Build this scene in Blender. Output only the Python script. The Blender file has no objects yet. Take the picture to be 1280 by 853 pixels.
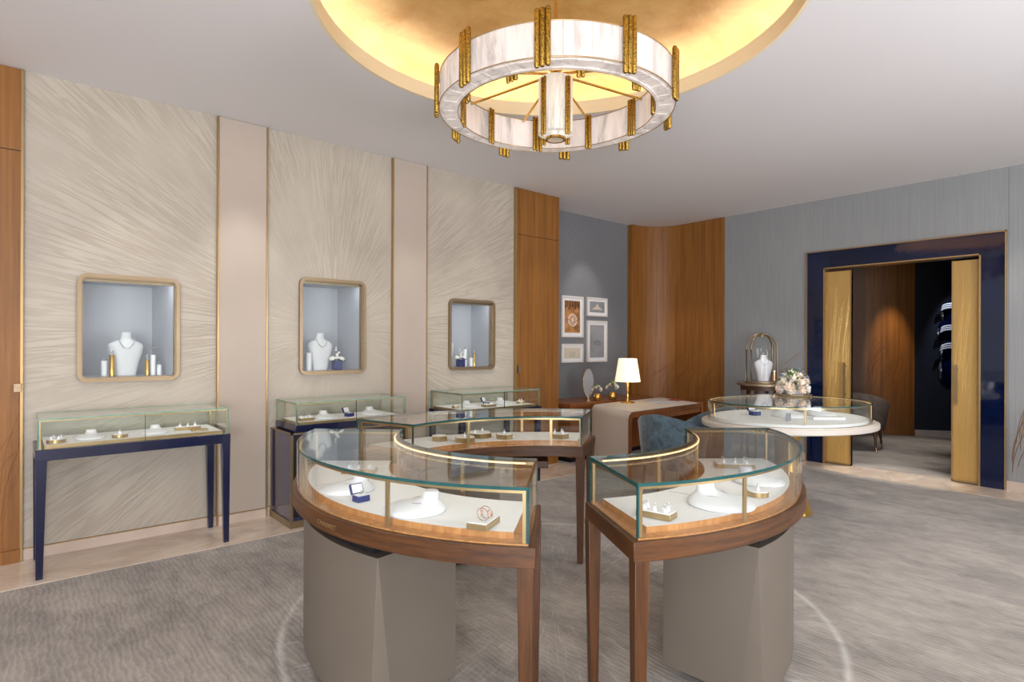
import bpy, bmesh, math, random
from mathutils import Vector, Matrix, noise
PI = math.pi
rad = math.radians
random.seed(7)
S = bpy.context.scene
COL = S.collection

# ------------------------------------------------------------------ colour / materials
def lin(c):
    return tuple(((v/255)/12.92 if v/255 <= .04045 else ((v/255+.055)/1.055)**2.4) for v in c[:3]) + (1,)

def new_mat(name):
    m = bpy.data.materials.new(name); m.use_nodes = True
    nt = m.node_tree; b = nt.nodes['Principled BSDF']
    return m, nt, b

def N(nt, typ, **kw):
    n = nt.nodes.new(typ)
    for k, v in kw.items():
        if k.startswith('i_'):
            n.inputs[k[2:].replace('_', ' ')].default_value = v
        else:
            setattr(n, k, v)
    return n

def math_n(nt, op, a, b=None, c=None):
    n = nt.nodes.new('ShaderNodeMath'); n.operation = op
    for i, v in enumerate((a, b, c)):
        if v is None: continue
        if isinstance(v, (int, float)): n.inputs[i].default_value = v
        else: nt.links.new(v, n.inputs[i])
    return n.outputs[0]

def ramp(nt, fac, stops):
    r = nt.nodes.new('ShaderNodeValToRGB')
    e = r.color_ramp.elements
    e[0].position, e[0].color = stops[0][0], stops[0][1]
    e[1].position, e[1].color = stops[-1][0], stops[-1][1]
    for p, c in stops[1:-1]:
        x = e.new(p); x.color = c
    nt.links.new(fac, r.inputs[0]); return r.outputs[0]

def pos(nt, scale=(1, 1, 1), rot=(0, 0, 0), obj=False):
    if obj:
        src = N(nt, 'ShaderNodeTexCoord').outputs['Object']
    else:
        src = N(nt, 'ShaderNodeNewGeometry').outputs['Position']
    mp = N(nt, 'ShaderNodeMapping'); mp.inputs['Scale'].default_value = scale
    mp.inputs['Rotation'].default_value = rot
    nt.links.new(src, mp.inputs[0]); return mp.outputs[0]

def noise_n(nt, vec, scale=1, detail=3, rough=.5, dist=0):
    n = N(nt, 'ShaderNodeTexNoise'); n.inputs['Scale'].default_value = scale
    n.inputs['Detail'].default_value = detail; n.inputs['Roughness'].default_value = rough
    n.inputs['Distortion'].default_value = dist
    nt.links.new(vec, n.inputs['Vector']); return n.outputs['Fac']

def bump(nt, b, h, strength, dist=.01):
    n = N(nt, 'ShaderNodeBump'); n.inputs['Strength'].default_value = strength
    n.inputs['Distance'].default_value = dist
    nt.links.new(h, n.inputs['Height']); nt.links.new(n.outputs[0], b.inputs['Normal'])

def plain(name, col, rough=.5, metal=0, noise_amt=.04, nscale=6, spec=.5, coat=0, obj=True, bmp=0):
    m, nt, b = new_mat(name)
    c = lin(col)
    f = noise_n(nt, pos(nt, obj=obj), nscale, 4)
    lo = tuple(max(0, v*(1-noise_amt)) for v in c[:3])+(1,); hi = tuple(min(1, v*(1+noise_amt)) for v in c[:3])+(1,)
    nt.links.new(ramp(nt, f, [(.3, lo), (.7, hi)]), b.inputs['Base Color'])
    b.inputs['Roughness'].default_value = rough; b.inputs['Metallic'].default_value = metal
    b.inputs['Specular IOR Level'].default_value = spec
    b.inputs['Coat Weight'].default_value = coat; b.inputs['Coat Roughness'].default_value = .04
    if bmp: bump(nt, b, noise_n(nt, pos(nt, obj=obj), nscale*25, 2), bmp, .002)
    return m

def wood(name, dark, light, rough=.35, scale=(28, 28, 1.2), coat=0, obj=False, wide=True):
    m, nt, b = new_mat(name)
    v = pos(nt, scale, obj=obj)
    f1 = noise_n(nt, v, 1, 5, .6, .4)
    f2 = noise_n(nt, pos(nt, tuple(s*6 for s in scale[:2])+(scale[2]*3,), obj=obj), 1, 2, .5)
    f = math_n(nt, 'ADD', math_n(nt, 'MULTIPLY', f1, .75), math_n(nt, 'MULTIPLY', f2, .25))
    nt.links.new(ramp(nt, f, [(.32, lin(dark)), (.68, lin(light))]), b.inputs['Base Color'])
    b.inputs['Roughness'].default_value = rough
    b.inputs['Coat Weight'].default_value = coat
    bump(nt, b, f2, .08, .002)
    return m

def emis(name, col, strength, tex=None):
    m, nt, b = new_mat(name)
    b.inputs['Base Color'].default_value = lin(col)
    b.inputs['Emission Color'].default_value = lin(col)
    b.inputs['Emission Strength'].default_value = strength
    if tex:
        f = noise_n(nt, pos(nt, tex), 1, 6, .65, .6)
        c2 = tuple(v*.72 for v in col)
        o = ramp(nt, f, [(.3, lin(c2)), (.5, lin(tuple(v*.95 for v in col))), (.68, lin(col))])
        nt.links.new(o, b.inputs['Emission Color'])
        nt.links.new(ramp(nt, f, [(.3, lin(tuple(v*.6 for v in col))), (.5, lin(tuple(v*.78 for v in col))), (.68, lin(tuple(v*.84 for v in col)))]), b.inputs['Base Color'])
        b.inputs['Roughness'].default_value = .3
    return m

def glass(name, tint=(240, 248, 245), refl=1.0, rough=.0):
    m, nt, b = new_mat(name); nt.nodes.remove(b)
    out = nt.nodes['Material Output']
    tr = N(nt, 'ShaderNodeBsdfTransparent'); tr.inputs[0].default_value = lin(tint)
    gl = N(nt, 'ShaderNodeBsdfGlossy'); gl.inputs['Roughness'].default_value = rough
    gl.inputs[0].default_value = (1, 1, 1, 1)
    lw = N(nt, 'ShaderNodeLayerWeight'); lw.inputs['Blend'].default_value = .5
    p5 = math_n(nt, 'POWER', lw.outputs['Facing'], 5)
    f = math_n(nt, 'MULTIPLY_ADD', p5, .9*refl, .035*refl)
    mx = N(nt, 'ShaderNodeMixShader')
    nt.links.new(f, mx.inputs[0]); nt.links.new(tr.outputs[0], mx.inputs[1]); nt.links.new(gl.outputs[0], mx.inputs[2])
    nt.links.new(mx.outputs[0], out.inputs[0])
    return m

M = {}
M['glass'] = glass('clear_glass', (252, 254, 253))
M['cloche'] = glass('cloche_glass', (253, 254, 254), .35)
M['edge'] = plain('glass_edge_green', (20, 76, 76), .12, 0, .25, 14, .9)
M['edge_light'] = plain('glass_edge_pale', (120, 168, 150), .15, 0, .2, 14, .8)
M['brass'] = plain('brushed_brass', (186, 158, 114), .30, .85, .05, 20)
M['bronze'] = plain('bronze_frame', (152, 132, 104), .36, .7, .05, 8)
M['gold'] = plain('polished_gold', (222, 176, 92), .25, .9, .05, 20)
M['goldtrim'] = plain('gold_trim', (174, 144, 98), .35, .7, .05, 6)
M['walnut_h'] = wood('walnut_horizontal', (48, 26, 9), (98, 59, 24), .42, (3, 3, 55), 0)
M['walnut_v'] = wood('walnut_vertical', (48, 26, 9), (96, 57, 23), .42, (60, 60, 3), 0)
M['walnut_top'] = wood('walnut_light_ledge', (164, 108, 58), (204, 148, 90), .22, (30, 30, 6), .5)
M['panel_wood'] = wood('teak_wall_panel', (114, 71, 24), (158, 103, 42), .5, (26, 26, .8), 0)
M['desk_wood'] = wood('desk_wood', (120, 68, 32), (158, 96, 50), .35, (40, 40, 2), .15)
M['white'] = plain('white_suede', (236, 235, 234), .75, 0, .01, 9)
M['bust'] = plain('white_bust_cloth', (226, 226, 228), .45, 0, .01, 9)
M['porcelain'] = plain('white_acrylic', (240, 240, 242), .25, 0, .01, 5)
M['silver'] = plain('silver_jewel', (225, 225, 230), .18, .9, .1, 60)
M['rosegold'] = plain('rose_gold_jewel', (224, 164, 132), .2, .95, .05, 30)
M['navy'] = plain('navy_lacquer', (16, 22, 56), .25, 0, .15, 3, .5, .4)
M['navy_panel'] = plain('navy_lacquer_side', (44, 46, 78), .2, 0, .15, 2, .6, .5)
M['bluebox'] = plain('royal_blue_leather', (38, 48, 108), .4, 0, .1, 30)
M['taupe'] = plain('taupe_leather', (106, 97, 86), .5, 0, .05, 2.5, .4, 0, True, .05)
M['cream'] = plain('cream_lacquer', (206, 198, 186), .35, 0, .02, 3)
M['leather'] = plain('pale_desk_leather', (206, 194, 180), .5, 0, .02, 3)
M['ceiling'] = plain('ceiling_paint', (229, 226, 226), .9, 0, .008, 1)
M['pilaster'] = plain('pilaster_suede', (184, 170, 156), .65, 0, .02, 3, .3, 0, False, .04)
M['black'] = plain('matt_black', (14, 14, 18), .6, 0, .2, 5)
M['stone_trim'] = plain('pink_marble', (206, 188, 172), .25, 0, .08, 5, .5, 0, False)
M['plum'] = plain('plum_velvet', (58, 34, 52), .8, 0, .2, 12)

def mk_relief():
    m, nt, b = new_mat('radiating_plaster')
    g = N(nt, 'ShaderNodeNewGeometry'); sx = N(nt, 'ShaderNodeSeparateXYZ')
    nt.links.new(g.outputs['Position'], sx.inputs[0])
    dx = math_n(nt, 'SUBTRACT', sx.outputs[0], 2.29); dz = math_n(nt, 'SUBTRACT', sx.outputs[2], 1.62)
    ang = math_n(nt, 'ARCTAN2', dz, dx)
    r = math_n(nt, 'SQRT', math_n(nt, 'ADD', math_n(nt, 'MULTIPLY', dx, dx), math_n(nt, 'MULTIPLY', dz, dz)))
    cmb = N(nt, 'ShaderNodeCombineXYZ')
    nt.links.new(math_n(nt, 'MULTIPLY', ang, 42), cmb.inputs[0])
    nt.links.new(math_n(nt, 'MULTIPLY', r, 1.3), cmb.inputs[1])
    n1 = noise_n(nt, cmb.outputs[0], 1, 3, .6, .35)
    ridge = math_n(nt, 'ABSOLUTE', math_n(nt, 'SUBTRACT', n1, .5))
    groove = math_n(nt, 'MINIMUM', math_n(nt, 'MULTIPLY', ridge, 14), 1.0)
    n2 = noise_n(nt, pos(nt, (1.4, 1, 1.4)), 1, 2)
    fade = ramp(nt, n2, [(.35, (.25, .25, .25, 1)), (.62, (1, 1, 1, 1))])
    hgt = math_n(nt, 'MULTIPLY', groove, fade)
    bump(nt, b, hgt, .5, .004)
    fine = noise_n(nt, pos(nt, (2, 2, 2)), 1.5, 4)
    base = ramp(nt, fine, [(.3, lin((182, 172, 157))), (.7, lin((192, 183, 167)))])
    mx = N(nt, 'ShaderNodeMix', data_type='RGBA')
    mx.inputs[6].default_value = lin((174, 162, 146))
    nt.links.new(math_n(nt, 'MAXIMUM', groove, math_n(nt, 'SUBTRACT', 1.0, fade)), mx.inputs[0])
    nt.links.new(base, mx.inputs[7])
    nt.links.new(mx.outputs[2], b.inputs['Base Color'])
    b.inputs['Roughness'].default_value = .5; b.inputs['Specular IOR Level'].default_value = .35
    return m
M['relief'] = mk_relief()

def mk_textile(name, c1, c2, scale, rough=.7):
    m, nt, b = new_mat(name)
    f = noise_n(nt, pos(nt, scale), 1, 4, .6)
    g = noise_n(nt, pos(nt, (.8, .8, .8)), 1, 2)
    o = math_n(nt, 'ADD', math_n(nt, 'MULTIPLY', f, .6), math_n(nt, 'MULTIPLY', g, .4))
    nt.links.new(ramp(nt, o, [(.35, lin(c1)), (.65, lin(c2))]), b.inputs['Base Color'])
    b.inputs['Roughness'].default_value = rough; b.inputs['Sheen Weight'].default_value = .15
    bump(nt, b, f, .15, .003)
    return m
M['grey_silk'] = mk_textile('grey_silk_wall', (112, 114, 117), (134, 135, 137), (14, 14, 120))
M['blue_grey'] = mk_textile('blue_grey_wallcovering', (138, 140, 140), (152, 154, 153), (50, 50, 1.5))
M['beige_plain'] = mk_textile('beige_wallcovering', (150, 124, 106), (162, 134, 116), (30, 30, 30))

def mk_carpet():
    m, nt, b = new_mat('carpet_pile')
    p = pos(nt)
    n0 = noise_n(nt, pos(nt, (1.6, .9, 1)), 1.5, 6, .62)
    n1 = noise_n(nt, pos(nt, (11, 5, 1)), 1, 5, .68, .6)
    wv = N(nt, 'ShaderNodeTexWave'); wv.bands_direction = 'X'; wv.inputs['Scale'].default_value = 11
    wv.inputs['Distortion'].default_value = 9; wv.inputs['Detail'].default_value = 4
    wv.inputs['Detail Scale'].default_value = .9; wv.inputs['Detail Roughness'].default_value = .6
    nt.links.new(pos(nt, (1, .55, 1)), wv.inputs['Vector'])
    line = math_n(nt, 'POWER', wv.outputs['Fac'], 2.5)
    o = math_n(nt, 'ADD', math_n(nt, 'MULTIPLY', n0, .55), math_n(nt, 'MULTIPLY', n1, .45))
    c = ramp(nt, o, [(.38, lin((104, 96, 86))), (.62, lin((158, 148, 136)))])
    mx = N(nt, 'ShaderNodeMix', data_type='RGBA')
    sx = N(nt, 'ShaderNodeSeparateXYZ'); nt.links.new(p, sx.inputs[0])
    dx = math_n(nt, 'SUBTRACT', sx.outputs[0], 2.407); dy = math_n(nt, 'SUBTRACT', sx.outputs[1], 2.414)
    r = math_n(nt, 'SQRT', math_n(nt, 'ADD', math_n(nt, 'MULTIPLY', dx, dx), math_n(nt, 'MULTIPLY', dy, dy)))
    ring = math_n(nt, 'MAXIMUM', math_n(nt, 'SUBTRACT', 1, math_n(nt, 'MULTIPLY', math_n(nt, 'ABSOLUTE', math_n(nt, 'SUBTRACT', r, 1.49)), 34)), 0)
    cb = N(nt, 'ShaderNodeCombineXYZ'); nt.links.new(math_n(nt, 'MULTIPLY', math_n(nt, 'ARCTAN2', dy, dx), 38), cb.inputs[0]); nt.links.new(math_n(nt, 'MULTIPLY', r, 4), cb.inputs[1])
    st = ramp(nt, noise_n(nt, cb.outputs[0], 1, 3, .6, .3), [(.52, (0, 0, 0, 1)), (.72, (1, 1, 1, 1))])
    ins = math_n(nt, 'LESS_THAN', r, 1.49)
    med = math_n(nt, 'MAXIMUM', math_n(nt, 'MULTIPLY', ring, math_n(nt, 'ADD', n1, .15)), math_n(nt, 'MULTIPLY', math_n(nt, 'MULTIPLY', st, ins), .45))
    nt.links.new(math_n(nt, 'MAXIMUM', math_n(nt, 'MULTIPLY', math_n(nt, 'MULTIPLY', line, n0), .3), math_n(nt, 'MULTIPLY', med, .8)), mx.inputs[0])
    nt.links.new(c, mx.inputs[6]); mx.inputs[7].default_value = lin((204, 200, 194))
    nt.links.new(mx.outputs[2], b.inputs['Base Color'])
    b.inputs['Roughness'].default_value = .8; b.inputs['Sheen Weight'].default_value = .3
    b.inputs['Specular IOR Level'].default_value = .2
    h = math_n(nt, 'ADD', wv.outputs['Fac'], math_n(nt, 'MULTIPLY', noise_n(nt, pos(nt, (160, 160, 160)), 1, 2), .6))
    bump(nt, b, h, .25, .005)
    return m
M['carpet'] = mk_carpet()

def mk_marble():
    m, nt, b = new_mat('beige_marble')
    f = noise_n(nt, pos(nt, (1.5, 3, 2)), 1.2, 8, .65, 1.2)
    nt.links.new(ramp(nt, f, [(.3, lin((186, 166, 148))), (.5, lin((206, 188, 170))), (.7, lin((222, 208, 194)))]), b.inputs['Base Color'])
    b.inputs['Roughness'].default_value = .14
    return m
M['marble'] = mk_marble()

def mk_gold_leaf():
    m, nt, b = new_mat('gold_leaf')
    f = noise_n(nt, pos(nt, (2, 2, 2)), 1.3, 7, .65, .4)
    nt.links.new(ramp(nt, f, [(.3, lin((178, 134, 68))), (.7, lin((214, 176, 112)))]), b.inputs['Base Color'])
    b.inputs['Roughness'].default_value = .55; b.inputs['Metallic'].default_value = .15
    return m
M['leaf'] = mk_gold_leaf()
M['lip'] = plain('pale_gold_lip', (240, 226, 192), .6, 0, .02, 3)
M['gold_door'] = wood('gold_door_finish', (178, 140, 76), (192, 154, 88), .4, (50, 50, 1.5))
M['gloss_navy'] = plain('gloss_navy_lacquer', (5, 18, 50), .06, 0, .3, 1.2, .4, .15, False)
M['dark_wall'] = mk_textile('midnight_wall', (18, 22, 34), (26, 32, 48), (30, 30, 3), .5)

def mk_velvet():
    m, nt, b = new_mat('blue_velvet')
    f = noise_n(nt, pos(nt, (13, 13, 13)), 1, 6, .75, .6)
    nt.links.new(ramp(nt, f, [(.34, lin((44, 58, 68))), (.55, lin((78, 98, 110))), (.72, lin((104, 124, 134)))]), b.inputs['Base Color'])
    b.inputs['Roughness'].default_value = .75; b.inputs['Sheen Weight'].default_value = .5
    return m
M['velvet'] = mk_velvet()
M['grey_velvet'] = plain('taupe_velvet', (92, 80, 72), .8, 0, .25, 9)
M['alabaster'] = emis('lit_alabaster', (240, 228, 220), .36, (11, 11, 2.2))
M['alabaster_in'] = emis('lit_alabaster_core', (246, 236, 222), .5, (14, 14, 2))
M['led'] = emis('warm_led_strip', (255, 222, 168), 3.2)
M['led_white'] = emis('cool_led_strip', (240, 243, 252), 24)
M['cove_led'] = emis('cove_led_strip', (238, 243, 255), 30)

def mk_ornament():
    m, nt, b = new_mat('pierced_gold_ornament')
    v = N(nt, 'ShaderNodeTexVoronoi'); v.inputs['Scale'].default_value = 120
    nt.links.new(pos(nt, obj=True), v.inputs['Vector'])
    nt.links.new(ramp(nt, v.outputs['Distance'], [(.15, lin((58, 40, 8))), (.6, lin((170, 132, 50)))]), b.inputs['Base Color'])
    b.inputs['Metallic'].default_value = .7; b.inputs['Roughness'].default_value = .35
    bump(nt, b, v.outputs['Distance'], .4, .002)
    return m
M['ornament'] = mk_ornament()

def mk_shade():
    m, nt, b = new_mat('lamp_shade_linen')
    b.inputs['Base Color'].default_value = lin((250, 240, 220))
    b.inputs['Roughness'].default_value = .8
    b.inputs['Emission Color'].default_value = lin((255, 236, 200))
    b.inputs['Emission Strength'].default_value = .75
    f = noise_n(nt, pos(nt, (80, 80, 80)), 1, 2); bump(nt, b, f, .1, .001)
    return m
M['shade'] = mk_shade()
M['niche'] = plain('niche_lining', (196, 197, 202), .5, 0, .02, 3, .4)
M['petal'] = plain('cream_petals', (250, 240, 220), .55, 0, .06, 30)
M['petal_pink'] = plain('blush_petals', (248, 230, 212), .55, 0, .06, 30)
M['petal_white'] = plain('white_petals', (246, 243, 234), .55, 0, .03, 30)
M['leafgreen'] = plain('leaf_green', (98, 124, 62), .5, 0, .25, 20)
M['thistle'] = plain('thistle_blue', (112, 126, 142), .7, 0, .2, 30)
M['mirror'] = plain('mirror_glass', (196, 200, 206), .25, .4, .01, 1)
M['sepia'] = mk_textile('sepia_photo_print', (110, 64, 26), (212, 150, 90), (8, 8, 14), .4)
M['greyprint'] = mk_textile('grey_photo_print', (126, 126, 128), (170, 170, 172), (2, 2, 3), .4)
M['creamprint'] = mk_textile('cream_photo_print', (206, 194, 170), (218, 206, 184), (4, 4, 4), .5)
M['frame_white'] = plain('frame_white', (226, 220, 212), .4, 0, .01, 4)
M['chrome'] = plain('chrome', (200, 200, 204), .2, .9, .03, 10)
M['redcard'] = plain('red_booklet', (168, 70, 58), .5)
M['greycard'] = plain('grey_card', (124, 124, 132), .5)
M['wheat'] = plain('bronze_inlay', (150, 112, 74), .4, .4, .05, 10)
M['wheat_dark'] = plain('engraved_line', (120, 74, 32), .5, 0, .05, 10)
M['wheat_gold'] = plain('door_relief', (214, 176, 100), .35, .3, .05, 10)

# ------------------------------------------------------------------ mesh helpers
def BM(): return bmesh.new()

def quad(bm, vs, mi=0):
    try:
        f = bm.faces.new(vs); f.material_index = mi; return f
    except ValueError: return None

def box(bm, x0, x1, y0, y1, z0, z1, mi=0):
    v = [bm.verts.new((x, y, z)) for z in (z0, z1) for x, y in ((x0, y0), (x1, y0), (x1, y1), (x0, y1))]
    for f in ((3, 2, 1, 0), (4, 5, 6, 7), (0, 1, 5, 4), (1, 2, 6, 5), (2, 3, 7, 6), (3, 0, 4, 7)):
        quad(bm, [v[i] for i in f], mi)
    return v

def poly(bm, pts, z0, z1, ms=0, mc=0):
    a = [bm.verts.new((p[0], p[1], z0)) for p in pts]; b = [bm.verts.new((p[0], p[1], z1)) for p in pts]
    n = len(pts)
    for i in range(n): quad(bm, (a[i], a[(i+1) % n], b[(i+1) % n], b[i]), ms)
    quad(bm, a[::-1], mc); quad(bm, b, mc)

def obox(bm, c, ang, hx, hy, z0, z1, mi=0):
    ca, sa = math.cos(ang), math.sin(ang)
    poly(bm, [(c[0]+x*ca-y*sa, c[1]+x*sa+y*ca) for x, y in ((-hx, -hy), (hx, -hy), (hx, hy), (-hx, hy))], z0, z1, mi, mi)

def frus(bm, c0, c1, ang, h0, h1, z0, z1, mi=0):
    ca, sa = math.cos(ang), math.sin(ang); L = []
    for c, h, z in ((c0, h0, z0), (c1, h1, z1)):
        L.append([bm.verts.new((c[0]+x*ca-y*sa, c[1]+x*sa+y*ca, z)) for x, y in ((-h, -h), (h, -h), (h, h), (-h, h))])
    a, b = L
    for i in range(4): quad(bm, (a[i], a[(i+1) % 4], b[(i+1) % 4], b[i]), mi)
    quad(bm, a[::-1], mi); quad(bm, b, mi)

def band(bm, A, B, z0, z1, closed=False, ms=0, mc=0, me=None):
    if me is None: me = ms
    n = len(A)
    a0 = [bm.verts.new((p[0], p[1], z0)) for p in A]; a1 = [bm.verts.new((p[0], p[1], z1)) for p in A]
    b0 = [bm.verts.new((p[0], p[1], z0)) for p in B]; b1 = [bm.verts.new((p[0], p[1], z1)) for p in B]
    for i in range(n if closed else n-1):
        j = (i+1) % n
        quad(bm, (a0[i], a0[j], a1[j], a1[i]), ms); quad(bm, (b0[j], b0[i], b1[i], b1[j]), ms)
        quad(bm, (a1[i], a1[j], b1[j], b1[i]), mc); quad(bm, (a0[j], a0[i], b0[i], b0[j]), mc)
    if not closed:
        quad(bm, (a0[0], a1[0], b1[0], b0[0]), me); quad(bm, (a1[-1], a0[-1], b0[-1], b1[-1]), me)

def arc(c, r, a0, a1, n=48):
    return [(c[0]+r*math.cos(a0+(a1-a0)*i/n), c[1]+r*math.sin(a0+(a1-a0)*i/n)) for i in range(n+1)]

def sector(bm, c, r0, r1, a0, a1, z0, z1, ms=0, mc=0, me=None, n=48):
    band(bm, arc(c, r1, a0, a1, n), arc(c, r0, a0, a1, n), z0, z1, False, ms, mc, me)

def ellipse(c, a, b, th, n=72):
    ct, st = math.cos(th), math.sin(th)
    return [(c[0]+a*math.cos(t)*ct-b*math.sin(t)*st, c[1]+a*math.cos(t)*st+b*math.sin(t)*ct)
            for t in (2*PI*i/n for i in range(n))]

def loft(bm, rings, seg=28, mi=0, cap=True, power=2.0):
    """rings: (z, rx, ry, cx, cy)"""
    R = []
    for z, rx, ry, cx, cy in rings:
        L = []
        for i in range(seg):
            t = 2*PI*i/seg; ct, st = math.cos(t), math.sin(t)
            L.append(bm.verts.new((cx+rx*math.copysign(abs(ct)**(2/power), ct), cy+ry*math.copysign(abs(st)**(2/power), st), z)))
        R.append(L)
    for a, b in zip(R, R[1:]):
        for i in range(seg): quad(bm, (a[i], a[(i+1) % seg], b[(i+1) % seg], b[i]), mi)
    if cap: quad(bm, R[0][::-1], mi); quad(bm, R[-1], mi)

def lathe(bm, prof, c=(0, 0, 0), seg=32, mi=0, cap=True):
    loft(bm, [(c[2]+z, r, r, c[0], c[1]) for r, z in prof], seg, mi, cap)

def tube(bm, pts, r, seg=8, mi=0, closed=False, cap=True):
    pts = [Vector(p) for p in pts]; n = len(pts); R = []
    up = Vector((0, 0, 1))
    for i, p in enumerate(pts):
        if closed: d = pts[(i+1) % n]-pts[i-1]
        else: d = pts[min(i+1, n-1)]-pts[max(i-1, 0)]
        d.normalize()
        u = d.cross(up)
        if u.length < 1e-3: u = d.cross(Vector((1, 0, 0)))
        u.normalize(); w = u.cross(d)
        rr = r[i] if isinstance(r, (list, tuple)) else r
        R.append([bm.verts.new(p+u*math.cos(2*PI*k/seg)*rr+w*math.sin(2*PI*k/seg)*rr) for k in range(seg)])
    m = n if closed else n-1
    for i in range(m):
        a, b = R[i], R[(i+1) % n]
        for k in range(seg): quad(bm, (a[k], a[(k+1) % seg], b[(k+1) % seg], b[k]), mi)
    if cap and not closed: quad(bm, R[0][::-1], mi); quad(bm, R[-1], mi)

def ringpts(c, r, axis='z', n=20, tilt=0):
    out = []
    for i in range(n):
        t = 2*PI*i/n
        if axis == 'z': out.append((c[0]+r*math.cos(t), c[1]+r*math.sin(t), c[2]))
        elif axis == 'y': out.append((c[0]+r*math.cos(t), c[1], c[2]+r*math.sin(t)))
        else: out.append((c[0], c[1]+r*math.cos(t), c[2]+r*math.sin(t)))
    return out

def rrect(x0, x1, z0, z1, r, n=6):
    P = []
    for cx, cz, a in ((x1-r, z1-r, 0), (x0+r, z1-r, PI/2), (x0+r, z0+r, PI), (x1-r, z0+r, 1.5*PI)):
        for i in range(n+1):
            t = a+PI/2*i/n; P.append((cx+r*math.cos(t), cz+r*math.sin(t)))
    return P

# ------------------------------------------------------------------ object helpers
def mesh_ob(name, bm, mats, smooth=35, bev=0):
    bmesh.ops.recalc_face_normals(bm, faces=bm.faces)
    me = bpy.data.meshes.new(name); bm.to_mesh(me); bm.free()
    if not isinstance(mats, (list, tuple)): mats = [mats]
    for m in mats: me.materials.append(M[m] if isinstance(m, str) else m)
    if smooth:
        me.shade_smooth(); me.set_sharp_from_angle(angle=rad(smooth))
    o = bpy.data.objects.new(name, me); COL.objects.link(o)
    if bev:
        b = o.modifiers.new('edge', 'BEVEL'); b.width = bev; b.segments = 2; b.limit_method = 'ANGLE'; b.angle_limit = rad(40)
        b.harden_normals = False
    return o

def wloc(o):
    v = Vector((0, 0, 0))
    while o is not None: v += o.location; o = o.parent
    return v

def part(name, bm, mats, parent, world=False, label=None, smooth=35, bev=0):
    if world:
        bmesh.ops.translate(bm, verts=bm.verts, vec=-wloc(parent))
    o = mesh_ob(name, bm, mats, smooth, bev); o.parent = parent
    if label: o['label'] = label
    return o

def thing(name, label, cat, loc=(0, 0, 0), rz=0, group=None):
    o = bpy.data.objects.new(name, None); COL.objects.link(o)
    o.empty_display_size = .05
    o.location = loc; o.rotation_euler = (0, 0, rz); o['label'] = label; o['category'] = cat
    if group: o['group'] = group
    return o

def single(name, bm, mats, label, cat, loc=(0, 0, 0), rz=0, group=None, smooth=35, bev=0):
    o = mesh_ob(name, bm, mats, smooth, bev); o.location = loc; o.rotation_euler = (0, 0, rz)
    o['label'] = label; o['category'] = cat
    if group: o['group'] = group
    return o

def struct(name, bm, mats, parent=None, smooth=35, bev=0, loc=None):
    o = mesh_ob(name, bm, mats, smooth, bev)
    if parent: o.parent = parent
    else: o['kind'] = 'structure'
    return o

def dup(root, loc, rz, label, group=None):
    r = root.copy(); COL.objects.link(r); r.location = loc; r.rotation_euler = (0, 0, rz); r['label'] = label
    if group: r['group'] = group
    for ch in list(root.children):
        c = ch.copy(); COL.objects.link(c); c.parent = r
        for g in list(ch.children):
            d = g.copy(); COL.objects.link(d); d.parent = c
    return r

def spot(loc, tgt, power, ang=50, blend=.6, col=(255, 232, 206), size=.04):
    l = bpy.data.lights.new('ceiling_spot', 'SPOT'); l.energy = power; l.spot_size = rad(ang); l.spot_blend = blend
    l.color = lin(col)[:3]; l.shadow_soft_size = size
    o = bpy.data.objects.new('ceiling_spot', l); COL.objects.link(o); o.location = loc
    o.rotation_euler = (Vector(tgt)-Vector(loc)).to_track_quat('-Z', 'Y').to_euler()
    return o

def area(loc, tgt, power, sx, sy, col=(255, 240, 225), name='ceiling_fill'):
    l = bpy.data.lights.new(name, 'AREA'); l.energy = power; l.shape = 'RECTANGLE'; l.size = sx; l.size_y = sy
    l.color = lin(col)[:3]
    o = bpy.data.objects.new(name, l); COL.objects.link(o); o.location = loc
    o.rotation_euler = (Vector(tgt)-Vector(loc)).to_track_quat('-Z', 'Y').to_euler()
    return o

# ------------------------------------------------------------------ the room
W, RX, CZ = 5.245, 7.90, 3.385
CC = (2.407, 2.414)            # centre of the cove and the chandelier
Y2 = 5.72                      # recessed grey wall

# floor, marble borders
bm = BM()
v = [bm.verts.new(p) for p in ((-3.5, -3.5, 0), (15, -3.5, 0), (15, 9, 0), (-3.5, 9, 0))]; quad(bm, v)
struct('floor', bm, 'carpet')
bm = BM(); box(bm, -3, 5.3, 4.66, W+.02, -.02, .004); struct('trim_1', bm, 'marble')
bm = BM()
poly(bm, [(7.42, .2), (7.9, .2), (7.9, 3.25), (7.62, 3.25), (7.42, 2.6)], -.02, .004); box(bm, 7.9, 8.02, 1.24, 3.25, -.02, .004)
poly(bm, [(6.98, -1.2), (7.9, -1.2), (7.9, .2), (7.42, .2), (7.15, .6)], -.02, .004) if 0 else None
box(bm, 7.42, 7.9, -2.6, .2, -.02, .004)
struct('trim_2', bm, 'marble')

# ceiling with the round opening
bm = BM()
X0, X1, Y0, Y1 = -3.5, RX+.05, -3.0, Y2+.25
angs = sorted(set([2*PI*i/96 for i in range(96)] + [math.atan2(y-CC[1], x-CC[0]) % (2*PI) for x in (X0, X1) for y in (Y0, Y1)]))
def rect_hit(a):
    dx, dy = math.cos(a), math.sin(a); t = 1e9
    if dx > 1e-9: t = min(t, (X1-CC[0])/dx)
    if dx < -1e-9: t = min(t, (X0-CC[0])/dx)
    if dy > 1e-9: t = min(t, (Y1-CC[1])/dy)
    if dy < -1e-9: t = min(t, (Y0-CC[1])/dy)
    return (CC[0]+dx*t, CC[1]+dy*t)
RC = 1.37
inn = [(CC[0]+RC*math.cos(a), CC[1]+RC*math.sin(a)) for a in angs]
band(bm, [rect_hit(a) for a in angs], inn, CZ, CZ+.06, True)
ceil = struct('ceiling', bm, 'ceiling')
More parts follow.
